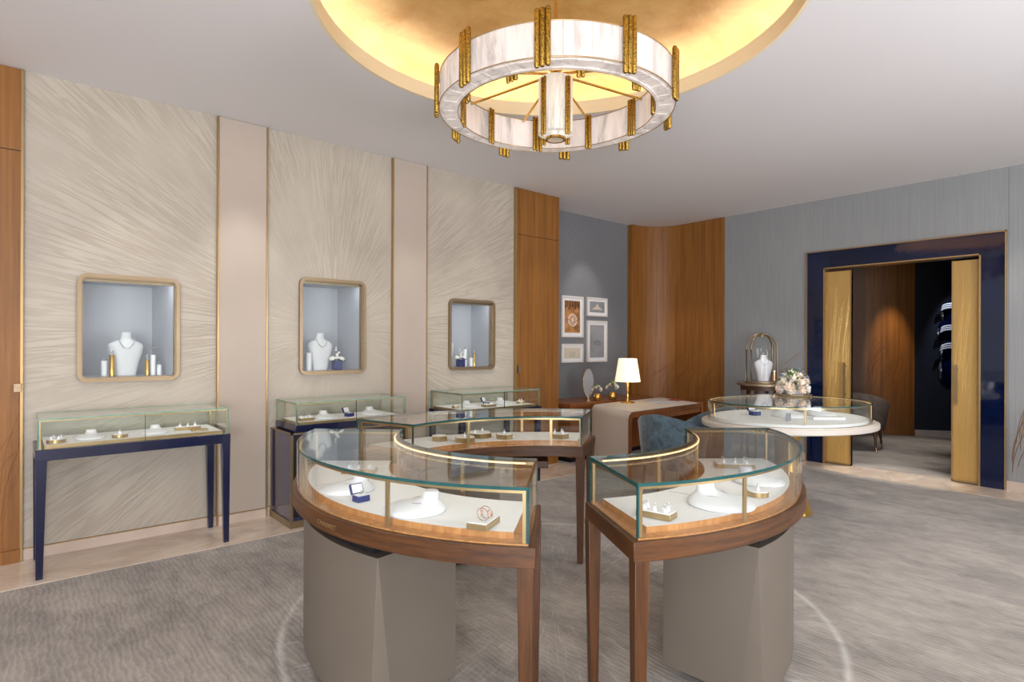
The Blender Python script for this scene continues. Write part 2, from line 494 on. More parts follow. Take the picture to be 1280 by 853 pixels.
# cove lip and gilded dome
bm = BM()
band(bm, arc(CC, RC+.018, 0, 2*PI*95/96, 95), arc(CC, RC-.005, 0, 2*PI*95/96, 95), CZ-.001, CZ+.105, True)
lip = part('cove_lip', bm, 'lip', ceil, smooth=50)
bm = BM()
prof = [(RC+.018, CZ+.062), (RC+.2, CZ+.062), (RC+.26, CZ+.09), (RC+.24, CZ+.17), (RC+.12, CZ+.25), (RC-.1, CZ+.32), (RC-.5, CZ+.39), (RC-.9, CZ+.43), (.3, CZ+.445), (.01, CZ+.45)]
loft(bm, [(z, r, r, CC[0], CC[1]) for r, z in prof], 96, 0, False)
part('gilded_dome', bm, 'leaf', ceil, smooth=60)
bm = BM()
band(bm, arc(CC, RC+.07, 0, 2*PI*95/96, 95), arc(CC, RC+.045, 0, 2*PI*95/96, 95), CZ+.07, CZ+.085, True)
part('cove_light', bm, 'cove_led', ceil)

# left wall : panels around the three niches
NI = [(.385, .985, 1.245, 1.985, .92), (1.995, 2.585, 1.25, 2.085, 2.60), (3.625, 4.205, 1.25, 1.98, 4.245)]
def wall_holes(bm, x0, x1, z0, z1, y, holes):
    xs = sorted([x0, x1]+[h[i] for h in holes for i in (0, 1)]); zs = sorted([z0, z1]+[h[i] for h in holes for i in (2, 3)])
    for xa, xb in zip(xs, xs[1:]):
        for za, zb in zip(zs, zs[1:]):
            cx, cz = (xa+xb)/2, (za+zb)/2
            if any(h[0] < cx < h[1] and h[2] < cz < h[3] for h in holes): continue
            quad(bm, [bm.verts.new(p) for p in ((xa, y, za), (xb, y, za), (xb, y, zb), (xa, y, zb))])
bm = BM()
for (a, b), h in zip(((.06, 1.283), (1.685, 2.9), (3.31, 4.535)), NI): wall_holes(bm, a, b, 0, CZ, W, [h])
wl = struct('wall_left', bm, 'relief', smooth=0)
bm = BM()
box(bm, 1.297, 1.672, W-.03, W+.1, 0, CZ-.004); box(bm, 2.915, 3.298, W-.03, W+.1, 0, CZ-.004)
part('pilaster_panel', bm, 'pilaster', wl)
bm = BM()
for x in (1.290, 1.679, 2.908, 3.304): box(bm, x-.006, x+.006, W-.034, W+.02, 0, CZ-.004)
box(bm, 4.535, 4.56, W-.034, W+.02, 0, CZ-.004); box(bm, .045, .06, W-.03, W+.02, 0, CZ-.004)
part('gold_strip', bm, 'goldtrim', wl)
bm = BM()
for a, b, d in ((.06, 1.284, .012), (1.297, 1.672, .042), (1.685, 2.902, .012), (2.915, 3.298, .042), (3.31, 4.535, .012)):
    box(bm, a, b, W-d, W+.02, .004, .078)
bl = struct('baseboard_left', bm, 'stone_trim')
bm = BM()
for a, b, d in ((.06, 1.284, .014), (1.297, 1.672, .044), (1.685, 2.902, .014), (2.915, 3.298, .044), (3.31, 4.535, .014)):
    box(bm, a, b, W-d, W+.02, .078, .085)
part('gold_strip', bm, 'goldtrim', bl)
# timber panels at either end of the left wall
bm = BM(); box(bm, -3.5, .045, W-.02, W+.1, .09, 2.818); box(bm, -3.5, .045, W-.02, W+.1, 2.824, CZ-.004); box(bm, -3.5, .045, W-.012, W+.1, 2.81, 2.83, 1)
wt = struct('wall_left_timber', bm, ['panel_wood', 'black'])
bm = BM(); box(bm, -3.5, .045, W-.045, W+.1, .004, .09); part('skirting', bm, 'panel_wood', wt)
bm = BM(); box(bm, 4.56, 5.28, W-.02, Y2, 0, 2.826); box(bm, 4.56, 5.28, W-.02, Y2, 2.832, CZ-.004); box(bm, 4.565, 5.275, W-.012, Y2, 2.82, 2.84, 1)
struct('wall_left_pillar', bm, ['panel_wood', 'black'])
bm = BM(); box(bm, 0.012, .05, W-.06, W-.018, 1.17, 1.225)
single('door_pull', bm, 'bronze', 'small square bronze pull on the timber panel at the far left edge', 'door handle', (0, 0, 0))
bm = BM(); box(bm, 4.575, 4.61, W-.05, W-.018, 1.17, 1.26)
single('door_pull', bm, 'bronze', 'small bronze pull on the timber pillar right of the third niche', 'door handle', (0, 0, 0))
# grey silk wall in the recess
bm = BM(); box(bm, 5.2, 7.6, Y2, Y2+.1, 0, CZ); struct('wall_back', bm, 'grey_silk')

# curved timber panel in the corner
cp = []
for i in range(13):                      # from the grey wall round to the right wall
    t = i/12*PI/2
    cp.append((7.38+.50*math.sin(t)+.0, 5.16+.47*math.cos(t)))
cp = [(7.30, 5.64)]+cp+[(7.88, 4.42)]
cpb = [(p[0]+.10*(.3 if i == 0 else 1)*(0 if i == 0 else 1), p[1]+.12) for i, p in enumerate(cp)]
cpb = [(7.30, 5.76)]+[(p[0]+.2, p[1]+.2) for p in cp[1:-1]]+[(8.08, 4.42)]
bm = BM(); band(bm, cp, cpb, 0, CZ-.004)
struct('wall_corner', bm, 'panel_wood', smooth=60)

# right wall with the portal
bm = BM()
def wall_x(bm, x, y0, y1, z0, z1, holes, th=.12):
    ys = sorted([y0, y1]+[h[i] for h in holes for i in (0, 1)]); zs = sorted([z0, z1]+[h[i] for h in holes for i in (2, 3)])
    for a, b in zip(ys, ys[1:]):
        for c, d in zip(zs, zs[1:]):
            cy, cz = (a+b)/2, (c+d)/2
            if b-a < 1e-6 or d-c < 1e-6 or any(h[0] < cy < h[1] and h[2] < cz < h[3] for h in holes): continue
            box(bm, x, x+th, a, b, c, d)
wall_x(bm, RX, -3, 5.8, 0, CZ, [(1.453, 3.036, 0, 2.49)])
wr = struct('wall_right', bm, 'blue_grey', smooth=0)
bm = BM(); box(bm, RX-.002, RX+.01, 1.222, 1.226, .1, CZ-.004); part('panel_joint', bm, 'greycard', wr)
bm = BM(); box(bm, RX-.012, RX+.01, -3, 1.235, .004, .1); box(bm, RX-.012, RX+.01, 3.25, 4.4, .004, .1)
struct('baseboard_right', bm, 'stone_trim')
# gloss navy portal
bm = BM()
box(bm, RX-.03, RX+.14, 1.25, 1.45, 0, 2.71); box(bm, RX-.03, RX+.14, 3.04, 3.24, 0, 2.71); box(bm, RX-.03, RX+.14, 1.45, 3.04, 2.50, 2.71)
pt = struct('trim_3', bm, 'gloss_navy', smooth=0)
bm = BM()
for y in (1.243, 3.247): box(bm, RX-.036, RX+.02, y-.006, y+.006, 0, 2.722)
box(bm, RX-.036, RX+.02, 1.237, 3.253, 2.71, 2.722)
for y in (1.456, 3.034): box(bm, RX-.038, RX+.16, y-.008, y+.008, 0, 2.50)
box(bm, RX-.038, RX+.16, 1.448, 3.042, 2.485, 2.50)
part('gold_edging', bm, 'goldtrim', pt)

def blades(bm, n, u0, u1, z0, z1, du, dz, fn, r=.0022, seed=1, bend=2.0, k=14):
    rr = random.Random(seed)
    for i in range(n):
        u = rr.uniform(u0, u1); zz = rr.uniform(z0, z1); DU = du*rr.uniform(.4, 1.25); DZ = dz*rr.uniform(.55, 1.15)
        pts = []
        for j in range(k+1):
            t = j/k; pts.append(fn(u+DU*t**bend, zz+DZ*(1-(1-t)**1.25)))
        tube(bm, pts, r, 5)

def door(yc0, yc1, hy, name):
    bm = BM(); box(bm, RX+.03, RX+.075, yc0, yc1, .015, 2.45)
    d = struct(name, bm, 'gold_door')
    bm = BM()
    for a, b in ((yc0, yc0+.014), (yc1-.014, yc1)): box(bm, RX+.024, RX+.081, a, b, .015, 2.452)
    box(bm, RX+.024, RX+.081, yc0, yc1, .012, .03)
    part('gold_frame', bm, 'goldtrim', d)
    bm = BM()
    def clampf(u, z):
        return (RX+.031, min(max(u, yc0+.016), yc1-.016), z)
    blades(bm, 40, yc0+.02, yc1-.02, .1, 1.3, -.10, 1.0, clampf, .0018, 5, 1.6, 10)
    part('wheat_relief', bm, 'wheat_gold', d)
    bm = BM()
    box(bm, RX-.03, RX-.012, hy-.011, hy+.011, .86, 1.30)
    for z in (.90, 1.255): box(bm, RX-.012, RX+.03, hy-.008, hy+.008, z-.008, z+.008)
    part('door_handle', bm, 'bronze', d)
    return d
door(2.735, 3.026, 2.80, 'door_1')
door(1.464, 1.715, 1.665, 'door_2')

# engraved and inlaid wheat
def cparc(u, z):
    L = [0]
    for a, b in zip(cp, cp[1:]): L.append(L[-1]+math.dist(a, b))
    u = min(max(u, 0.01), L[-1]-.01)
    for i in range(len(cp)-1):
        if L[i] <= u <= L[i+1]:
            t = (u-L[i])/(L[i+1]-L[i]); x = cp[i][0]+(cp[i+1][0]-cp[i][0])*t; y = cp[i][1]+(cp[i+1][1]-cp[i][1])*t
            return (x-.0006, y-.0006, z)
bm = BM(); blades(bm, 46, .02, 1.3, .3, .8, .5, .75, cparc, .0013, 11, 1.9)
part('wheat_engraving', bm, 'wheat_dark', bpy.data.objects['wall_corner'], smooth=60)
bm = BM(); blades(bm, 30, 4.57, 5.0, .2, .75, .24, .75, lambda u, z: (min(max(u, 4.57), 5.27), W-.0205, z), .0016, 3, 1.9)
part('wheat_engraving', bm, 'wheat_dark', bpy.data.objects['wall_left_pillar'], smooth=60)
bm = BM(); blades(bm, 26, -.7, 0.02, .1, .5, .3, .75, lambda u, z: (min(u, .04), W-.0202, z), .0009, 4, 1.9)
part('wheat_engraving', bm, 'wheat_dark', wt, smooth=60)
bm = BM()
blades(bm, 30, 1.20, .5, .1, .75, -.5, .85, lambda u, z: (RX-.001, min(u, 1.232), z), .003, 8, 1.8)
part('wheat_inlay', bm, 'wheat', wr, smooth=60)
bm = BM()
blades(bm, 22, 4.3, 3.6, .4, .8, -.8, .7, lambda u, z: (RX-.001, max(min(u, 4.38), 3.256), z), .0024, 9, 1.5)
part('wheat_inlay', bm, 'beige_plain', wr, smooth=60)

# the salon beyond the portal
bm = BM(); box(bm, RX+.12, 15, -2, 8.5, CZ, CZ+.1); struct('ceiling_salon', bm, 'ceiling')
bm = BM(); box(bm, RX+.1, 13, -1.9, -1.8, 0, CZ); struct('wall_salon_front', bm, 'dark_wall'); bm = BM(); box(bm, RX+.1, 15, 6, 6.1, 0, CZ); struct('wall_salon_back', bm, 'beige_plain')
bm = BM(); box(bm, 13, 13.1, -1.9, 6, 0, CZ); struct('wall_salon_far', bm, 'beige_plain')
bm = BM(); band(bm, [(8.02, 3.42), (9.6, 4.4), (11.14, 3.62)], [(8.02, 3.6), (9.6, 4.6), (11.3, 3.8)], 0, CZ); struct('wall_salon_left', bm, 'beige_plain', smooth=0)
sw = [(11.14, 3.62), (11.24, 3.40), (11.36, 3.20), (11.52, 3.0), (11.56, 3.02)]
bm = BM(); band(bm, sw, [(x+.15, y+.12) for x, y in sw], .12, CZ); so = struct('wall_salon_timber', bm, 'panel_wood', smooth=60)
bm = BM(); band(bm, [(x-.012, y-.008) for x, y in sw], [(x+.1, y+.08) for x, y in sw], 0, .12); part('skirting', bm, 'panel_wood', so)
def sal(u, z):
    L = [0]
    for a, b in zip(sw, sw[1:]): L.append(L[-1]+math.dist(a, b))
    u = min(max(u, .01), L[3]-.01)
    for i in range(3):
        if L[i] <= u <= L[i+1]:
            t = (u-L[i])/(L[i+1]-L[i]); return (sw[i][0]+(sw[i+1][0]-sw[i][0])*t-.001, sw[i][1]+(sw[i+1][1]-sw[i][1])*t-.0008, z)
bm = BM(); blades(bm, 24, .0, .6, .5, 1.1, .3, .7, sal, .0016, 12, 1.8); part('wheat_engraving', bm, 'wheat_dark', so, smooth=60)
bm = BM(); band(bm, [(11.53, 3.0), (12.6, 1.4), (12.6, -1)], [(11.7, 3.1), (12.8, 1.5), (12.8, -1)], .1, CZ); wd = struct('wall_salon_right', bm, 'dark_wall', smooth=0)
bm = BM(); band(bm, [(11.525, 2.99), (12.59, 1.39), (12.59, -1)], [(11.7, 3.1), (12.8, 1.5), (12.8, -1)], 0, .1); struct('baseboard_salon', bm, 'stone_trim', smooth=0)
# wall relief with silver bead crescents
u = Vector((1.07, -1.6, 0)).normalized(); nrm = Vector((-1.6, -1.07, 0)).normalized()
base = Vector((11.53, 3.0, 0))
rt = thing('wall_sculpture', 'dark blue wall sculpture with three silver beaded crescents beyond the open doors', 'sculpture', tuple(base+u*.62+Vector((0, 0, 0))))
def WS(s, z, out=.0): 
    p = base+u*s+nrm*out; return (p.x, p.y, z)
bm = BM()
for (s, z, rs, rz_) in ((.54, 2.05, .17, .22), (.52, 1.75, .2, .24), (.54, 1.42, .18, .25), (.50, 1.1, .16, .28)):
    A = []
    for i in range(24):
        t = 2*PI*i/24; A.append(bm.verts.new(WS(s+rs*math.cos(t), z+rz_*math.sin(t), .01)))
    c = bm.verts.new(WS(s, z, .09))
    for i in range(24): quad(bm, (A[i], A[(i+1) % 24], c))
part('petal_relief', bm, 'gloss_navy', rt, True, smooth=60)
for (s, z, rs) in ((.50, 2.16, .14), (.50, 1.80, .15), (.50, 1.50, .15)):
    bm = BM()
    for row in range(3):
        for i in range(22):
            t = PI*(.05+.9*i/21)
            p = WS(s-rs*math.cos(t)*(1+.05*row), z-.034*row+.05*math.sin(t), .10)
            bmesh.ops.create_icosphere(bm, subdivisions=1, radius=.016, matrix=Matrix.Translation(p))
    part('silver_beads', bm, 'porcelain', rt, True, smooth=60)

# ------------------------------------------------------------------ wall niches
def niche(idx, x0, x1, z0, z1, xr, label):
    t = thing('display_niche', label, 'display niche', ((x0+x1)/2, W, z0), 0, None)
    yb = 5.70 if idx == 2 else 5.84
    bm = BM()
    A = [(x0, W+.002), (x1, W+.002), (xr, yb), (x0-.25, yb)]
    v0 = [bm.verts.new((x, y, z0)) for x, y in A]; v1 = [bm.verts.new((x, y, z1)) for x, y in A]
    for i in (1, 2, 3): quad(bm, (v0[i], v0[(i+1) % 4], v1[(i+1) % 4], v1[i]))
    quad(bm, v0); quad(bm, v1)
    part('lining', bm, 'niche', t, True, smooth=0)
    bm = BM()
    def frame(o, i, yf, yb2, r, mi):
        A = rrect(x0-o, x1+o, z0-o, z1+o, r+o); B = rrect(x0+i, x1-i, z0+i, z1-i, r-i if r > i else .01)
        n = len(A); V = []
        for (L, y) in ((A, yb2), (A, yf), (B, yf), (B, yb2)): V.append([bm.verts.new((x, y, z)) for x, z in L])
        for a, b in ((0, 1), (1, 2), (2, 3)):
            for k in range(n): quad(bm, (V[a][k], V[a][(k+1) % n], V[b][(k+1) % n], V[b][k]), mi)
    frame(.028, -.002, W-.03, W+.02, .035, 0)
    frame(.006, .006, W-.012, W+.05, .03, 1)
    part('frame', bm, ['bronze', 'bronze'], t, True, smooth=40)
    bm = BM(); box(bm, x0+.01, x1-.01, W+.012, W+.016, z0+.01, z1-.01)
    part('glass_pane', bm, 'glass', t, True, smooth=0)
    bm = BM(); box(bm, x0+.01, x1-.01, W+.022, W+.03, z1-.026, z1-.001); part('valance', bm, 'bronze', t, True, smooth=0)
    bm = BM(); box(bm, x0+.04, x1-.04, W+.035, W+.055, z1-.008, z1-.003)
    part('light_strip', bm, 'led_white', t, True, smooth=0)
    return t
niche(0, *NI[0], 'square bronze framed lit wall niche above the leftmost navy table')
niche(1, *NI[1], 'tall bronze framed lit wall niche with a blue cube vase, above the navy cabinet')
niche(2, *NI[2], 'smallest bronze framed lit wall niche nearest the timber pillar')

def bust(loc, rz, s, label, group=None):
    t = thing('necklace_bust', label, 'necklace bust', loc, rz, group)
    bm = BM()
    R = [(0, .070, .038, 0, 0), (.02, .072, .040, 0, 0), (.10, .088, .05, 0, 0), (.17, .108, .06, 0, .0), (.225, .118, .058, 0, .005), (.25, .108, .05, 0, .008),
         (.268, .075, .042, 0, .01), (.28, .046, .036, 0, .01), (.30, .038, .034, 0, .008), (.33, .036, .033, 0, .004), (.338, .034, .031, 0, .004)]
    loft(bm, [(z*s, a*s, b*s, c*s, d*s) for z, a, b, c, d in R], 32, 0, True, 2.2)
    part('torso', bm, 'bust', t, smooth=80)
    bm = BM()
    pts = []
    for i in range(17):
        q = -1+2*i/16; pts.append((q*.055*s, (-.054-.012*(1-q*q))*s, (.285-.075*(1-q*q))*s))
    tube(bm, pts, .0026*s, 6)
    part('necklace', bm, 'silver', t)
    return t
bust((.69, 5.52, 1.247), 0, 1.02, 'white necklace bust standing in the square niche on the far left')
bust((2.27, 5.50, 1.252), 0, 1.06, 'white necklace bust standing in the tall niche behind the blue cube vase')
bust((3.72, 5.50, 1.252), 0, 1.08, 'white necklace bust partly hidden by the frame of the smallest niche')

def ringstand(bm, c, h, r, mi=0, jewel=1):
    lathe(bm, [(r, 0), (r, h-.004), (r*.85, h)], c, 20, mi)
def cylinder_riser(loc, h, r, mat, label, jew='ring', group=None):
    t = thing('jewellery_riser', label, 'display riser', loc, 0, group)
    bm = BM(); lathe(bm, [(r, 0), (r, h-.003), (r*.9, h)], (0, 0, 0), 24); part('column', bm, mat, t, smooth=50)
    bm = BM()
    if jew == 'ring':
        tube(bm, ringpts((0, 0, h+.012), .011, 'y', 14), .0022, 6, 0, True)
        bmesh.ops.create_icosphere(bm, subdivisions=2, radius=.005, matrix=Matrix.Translation((0, 0, h+.026)))
    elif jew == 'bar':
        tube(bm, [(0, 0, h-.004), (0, 0, h+.06)], .002, 6); tube(bm, [(-.022, 0, h+.06), (.022, 0, h+.06)], .002, 6)
    else:
        for k in range(4): bmesh.ops.create_icosphere(bm, subdivisions=1, radius=.008, matrix=Matrix.Translation((.006*math.sin(k*2.2), 0, h+.006+.011*k)))
    part('jewel', bm, 'silver', t, smooth=60)
    return t
cylinder_riser((.545, 5.48, 1.247), .12, .021, 'porcelain', 'short white riser left of the gold column in the square niche', 'dots' if 0 else 'ring')
cylinder_riser((.59, 5.44, 1.247), .165, .018, 'gold', 'tall gold column holding an earring, left of the bust in the square niche', 'dots')
cylinder_riser((.828, 5.46, 1.247), .125, .017, 'gold', 'shorter gold column right of the bust in the square niche', 'dots')
cylinder_riser((.865, 5.44, 1.247), .165, .018, 'porcelain', 'white column topped with a thin T bar in the square niche', 'bar')
cylinder_riser((.905, 5.42, 1.247), .085, .017, 'porcelain', 'lowest white riser at the right of the square niche', 'ring')
cylinder_riser((2.13, 5.42, 1.252), .17, .026, 'porcelain', 'white column left of the bust in the tall niche', 'ring')
cylinder_riser((3.965, 5.44, 1.252), .20, .022, 'porcelain', 'tall white column with a ring in the smallest niche', 'ring')
cylinder_riser((4.045, 5.43, 1.252), .10, .022, 'porcelain', 'short white riser between two columns in the smallest niche', 'ring')
cylinder_riser((4.105, 5.45, 1.252), .15, .014, 'gold', 'slim gold column at the right of the smallest niche', 'dots')
def cube_vase(loc, s, label):
    t = thing('blue_cube_vase', label, 'flower box', loc)
    bm = BM(); box(bm, -.038*s, .038*s, -.038*s, .038*s, 0, .085*s); part('cube', bm, 'bluebox', t, bev=.004)
    bm = BM()
    for i in range(7):
        a = i*2*PI/7; c = Vector((.052*s*math.cos(a), .03*s*math.sin(a), .108*s+.012*math.sin(i*3)))
        q = Matrix.Translation(c) @ Matrix.Rotation(.5*math.cos(a), 4, 'Y') @ Matrix.Diagonal((1.3, .8, .6, 1))
        bmesh.ops.create_icosphere(bm, subdivisions=2, radius=.022*s, matrix=q)
    part('white_bloom', bm, 'petal_white', t, smooth=80)
    bm = BM()
    for a, z in ((0, .115), (2.2, .11), (3.6, .12), (5.1, .112)):
        m = Matrix.Translation((.055*s*math.cos(a), .02*s*math.sin(a)-.01, z*s-.02)) @ Matrix.Rotation(.7*math.cos(a), 4, 'Y') @ Matrix.Diagonal((1.6, .5, .5, 1))
        bmesh.ops.create_icosphere(bm, subdivisions=2, radius=.016*s, matrix=m)
    part('dark_leaf', bm, 'black', t, smooth=80)
    bm = BM()
    for k in range(4): bmesh.ops.create_icosphere(bm, subdivisions=2, radius=(.014-.002*k)*s, matrix=Matrix.Translation((.018*math.sin(k*1.9)*s, 0, (.14+.022*k)*s)))
    part('bud', bm, 'petal_white', t, smooth=80)
    return t
cube_vase((2.41, 5.42, 1.252), 1.05, 'royal blue cube box with white blooms in the tall niche')
cube_vase((3.875, 5.40, 1.252), 1.0, 'royal blue cube box with white blooms in the smallest niche')

# ------------------------------------------------------------------ showcases
GT = 1.01          # glass top
def curved_case(name, label, c, r0, r1, a0, a1, leg_end, ped, posts_o, posts_i, extra=None):
    """a0->a1 ccw ; leg_end: 0 legs at a0, 1 legs at a1"""
    am = (a0+a1)/2; rc = (r0+r1)/2
    t = thing(name, label, 'display case', (c[0]+rc*math.cos(am), c[1]+rc*math.sin(am), 0))
    e = .012
    # timber body
    bm = BM(); o = .018; do = o/rc
    sector(bm, c, r0-o, r1+o, a0-do, a1+do, .735, .806)
    body = part('timber_apron', bm, 'walnut_h', t, True, bev=.003, smooth=50)
    bm = BM(); sector(bm, c, r0+.002, r1-.002, a0+.002, a1-.002, .806, .812)
    part('ledge', bm, 'walnut_top', t, True, smooth=50)
    bm = BM(); i = .055; di = .05/rc
    sector(bm, c, r0+i, r1-i, a0+di, a1-di, .812, .836)
    dk = part('display_deck', bm, ['walnut_top', 'white'], t, True, smooth=50)
    for p in dk.data.polygons:
        if abs(p.normal.z) > .9: p.material_index = 1
    # thin joints in the deck
    for k in (.33, .66):
        bm = BM()
        a = a0+(a1-a0)*k
        obox(bm, (c[0]+rc*math.cos(a), c[1]+rc*math.sin(a)), a+.25, (r1-r0)/2-.07, .0015, .8355, .8365)
        part('deck_joint', bm, 'bronze', dk, True)
    # glass
    bm = BM()
    sector(bm, c, r1-e, r1, a0, a1, .807, GT-e, 0, 1, 1); sector(bm, c, r0, r0+e, a0, a1, .807, GT-e, 0, 1, 1)
    part('curved_glass', bm, ['glass', 'edge'], t, True, smooth=50)
    for a in (a0, a1):
        bm = BM()
        s_ = 1 if a == a0 else -1
        cx = c[0]+rc*math.cos(a)-s_*math.sin(a)*e/2; cy = c[1]+rc*math.sin(a)+s_*math.cos(a)*e/2
        n0 = len(bm.faces)
        obox(bm, (cx, cy), a, (r1-r0)/2-e, e/2, .807, GT-e)
        bm.faces.ensure_lookup_table()
        for f in bm.faces[n0:]:
            f.normal_update()
            f.material_index = 0 if abs(f.normal.dot(Vector((-math.sin(a), math.cos(a), 0)))) > .9 else 1
        part('end_glass', bm, ['glass', 'edge'], t, True, smooth=0)
    bm = BM(); sector(bm, c, r0, r1, a0, a1, GT-e, GT, 1, 0, 1)
    part('glass_top', bm, ['glass', 'edge'], t, True, smooth=50)
    # brass frame
    bm = BM(); h0, h1 = GT-e-.013, GT-e-.001
    sector(bm, c, r1-e-.008, r1-e-.001, a0+.012, a1-.012, h0, h1); sector(bm, c, r0+e+.001, r0+e+.008, a0+.012, a1-.012, h0, h1)
    for a in (a0+.012, a1-.012):
        obox(bm, (c[0]+rc*math.cos(a), c[1]+rc*math.sin(a)), a, (r1-r0)/2-e-.006, .004, h0, h1)
    part('brass_rail', bm, 'brass', t, True, smooth=50)
    for (rr, lst) in ((r1-e-.006, posts_o), (r0+e+.006, posts_i)):
        for a in lst:
            bm = BM(); obox(bm, (c[0]+rr*math.cos(a), c[1]+rr*math.sin(a)), a, .004, .009, .812, h0)
            part('brass_post', bm, 'brass', t, True)
    for a in (a0+.014, a1-.014):
        for rr in (r1-e-.007, r0+e+.007):
            bm = BM(); obox(bm, (c[0]+rr*math.cos(a), c[1]+rr*math.sin(a)), a, .005, .006, .812, h0)
            part('brass_post', bm, 'brass', t, True)
    bm = BM(); sector(bm, c, r0+e+.009, r0+e+.015, a0+.06, a1-.06, h0+.004, h0+.009)
    part('light_strip', bm, 'led', t, True, smooth=50)
    # legs
    ae = a0 if leg_end == 0 else a1; sg = 1 if leg_end == 0 else -1
    for rr in (r0+.012, r1-.012):
        bm = BM(); aa = ae+sg*.012/rr; p = (c[0]+rr*math.cos(aa), c[1]+rr*math.sin(aa))
        q = (p[0]-(rr-rc)*.04*math.cos(aa), p[1]-(rr-rc)*.04*math.sin(aa))
        frus(bm, q, p, ae, .0185, .0285, 0, .737)
        part('leg', bm, 'walnut_v', t, True, bev=.003)
    # pedestal
    p0, p1, pi0, po0 = ped       # end angle, far angle, inner/outer point at the near end
    rin, rout = r0+.06, r1-.035
    n = 30
    outer = [(c[0]+rout*math.cos(p0+(p1-p0)*k/n), c[1]+rout*math.sin(p0+(p1-p0)*k/n)) for k in range(n+1)]
    innr = [(c[0]+rin*math.cos(pi0+(p1-pi0)*k/n), c[1]+rin*math.sin(pi0+(p1-pi0)*k/n)) for k in range(n+1)]
    bm = BM()
    zb, zt = .045, .675
    # bottom outline is chamfered at the near outer corner, the top outline is sharp
    def outline(ch):
        P = []
        d = Vector((innr[0][0]-outer[0][0], innr[0][1]-outer[0][1])); d.normalize()
        P.append((outer[0][0]+d.x*ch, outer[0][1]+d.y*ch))
        k0 = 0
        q = outer[0] if ch < .002 else (outer[0][0]+(outer[1][0]-outer[0][0])*min(1, ch*.9/max(1e-6, math.dist(outer[0], outer[1]))), outer[0][1]+(outer[1][1]-outer[0][1])*min(1, ch*.9/max(1e-6, math.dist(outer[0], outer[1]))))
        P.append(q); P += outer[1:]; P += innr[::-1]
        return P
    A = [bm.verts.new((x, y, zb)) for x, y in outline(.075)]; B = [bm.verts.new((x, y, zt)) for x, y in outline(.001)]
    m_ = len(A)
    for k in range(m_): quad(bm, (A[k], A[(k+1) % m_], B[(k+1) % m_], B[k]))
    quad(bm, A[::-1]); quad(bm, B)
    pd = part('pedestal', bm, 'taupe', t, True, smooth=25, bev=.002)
    bm = BM(); sg2 = 1 if p1 > p0 else -1
    sector(bm, c, rin+.06, rout-.05, min(p0, p1)+.1, max(p0, p1)-.06, 0, .045)
    part('plinth', bm, 'walnut_h', pd, True)
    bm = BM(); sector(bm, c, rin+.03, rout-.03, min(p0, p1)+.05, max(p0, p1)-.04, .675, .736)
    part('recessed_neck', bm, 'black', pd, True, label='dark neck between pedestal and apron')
    if extra: extra(t)
    return t

def angof(c, p): return math.atan2(p[1]-c[1], p[0]-c[0])
CL, CR, CB = (2.323, 2.402), (2.352, 2.473), (2.147, 2.165)
aL0, aL1 = rad(137), rad(223.6)
pL_o = angof(CL, (1.06, 2.03)) % (2*PI); pL_i = angof(CL, (1.518, 2.115)) % (2*PI)
def writing(t):
    cu = bpy.data.curves.new('letters', 'FONT'); cu.body = 'CHAUMET'; cu.size = .028; cu.extrude = .0006; cu.space_character = 1.25
    o = bpy.data.objects.new('letters_tmp', cu); COL.objects.link(o)
    bpy.context.view_layer.update()
    me = bpy.data.meshes.new_from_object(o.evaluated_get(bpy.context.evaluated_depsgraph_get()))
    bpy.data.objects.remove(o)
    wid = max(v.co.x for v in me.vertices)
    a_mid = angof(CL, (.93, 2.28)) % (2*PI); R = 1.34+.018+.0005
    loc = wloc(t)
    for v in me.vertices:
        a = a_mid+(v.co.x-wid/2)/R; r = R+v.co.z
        v.co = Vector((CL[0]+r*math.cos(a), CL[1]+r*math.sin(a), .758+v.co.y))-loc
    me.materials.clear(); me.materials.append(M['goldtrim'])
    k = bpy.data.objects.new('lettering', me); COL.objects.link(k); k.parent = t
    k['label'] = 'small gold engraved lettering'
curved_case('curved_showcase', 'curved glass showcase at the front left with small gold lettering on its walnut apron', CL, .825, 1.34, aL0, aL1, 1,
            (pL_o, aL0+.12, pL_i, None), [angof(CL, (1.07, 1.963)) % (2*PI), angof(CL, (.986, 2.63))], [rad(200), rad(160)], writing)
aR0, aR1 = rad(-119), rad(-37)
pR_o = angof(CR, (2.308, 1.093)); pR_i = angof(CR, (2.259, 1.575))
curved_case('curved_showcase', 'curved glass showcase at the front right, walnut legs side by side with the lettered one', CR, .858, 1.372, aR0, aR1, 0,
            (pR_o, aR1-.12, pR_i, None), [angof(CR, (2.167, 1.063)), angof(CR, (2.704, 1.145)), rad(-52)], [rad(-95), rad(-60)])
aB0, aB1 = rad(33.5), rad(106.5)
def drawer(t):
    bm = BM(); sector(bm, CB, 1.02, 1.40, rad(47), rad(100), .64, .69)
    part('lower_shelf', bm, 'walnut_h', t, True, bev=.003)
curved_case('curved_showcase', 'curved glass showcase at the back of the ring, its hollow side facing the front pair', CB, .972, 1.472, aB0, aB1, 0,
            (rad(68), aB1-.1, rad(66), None), [angof(CB, (3.012, 3.386)), rad(90)], [rad(46), rad(80)], drawer)

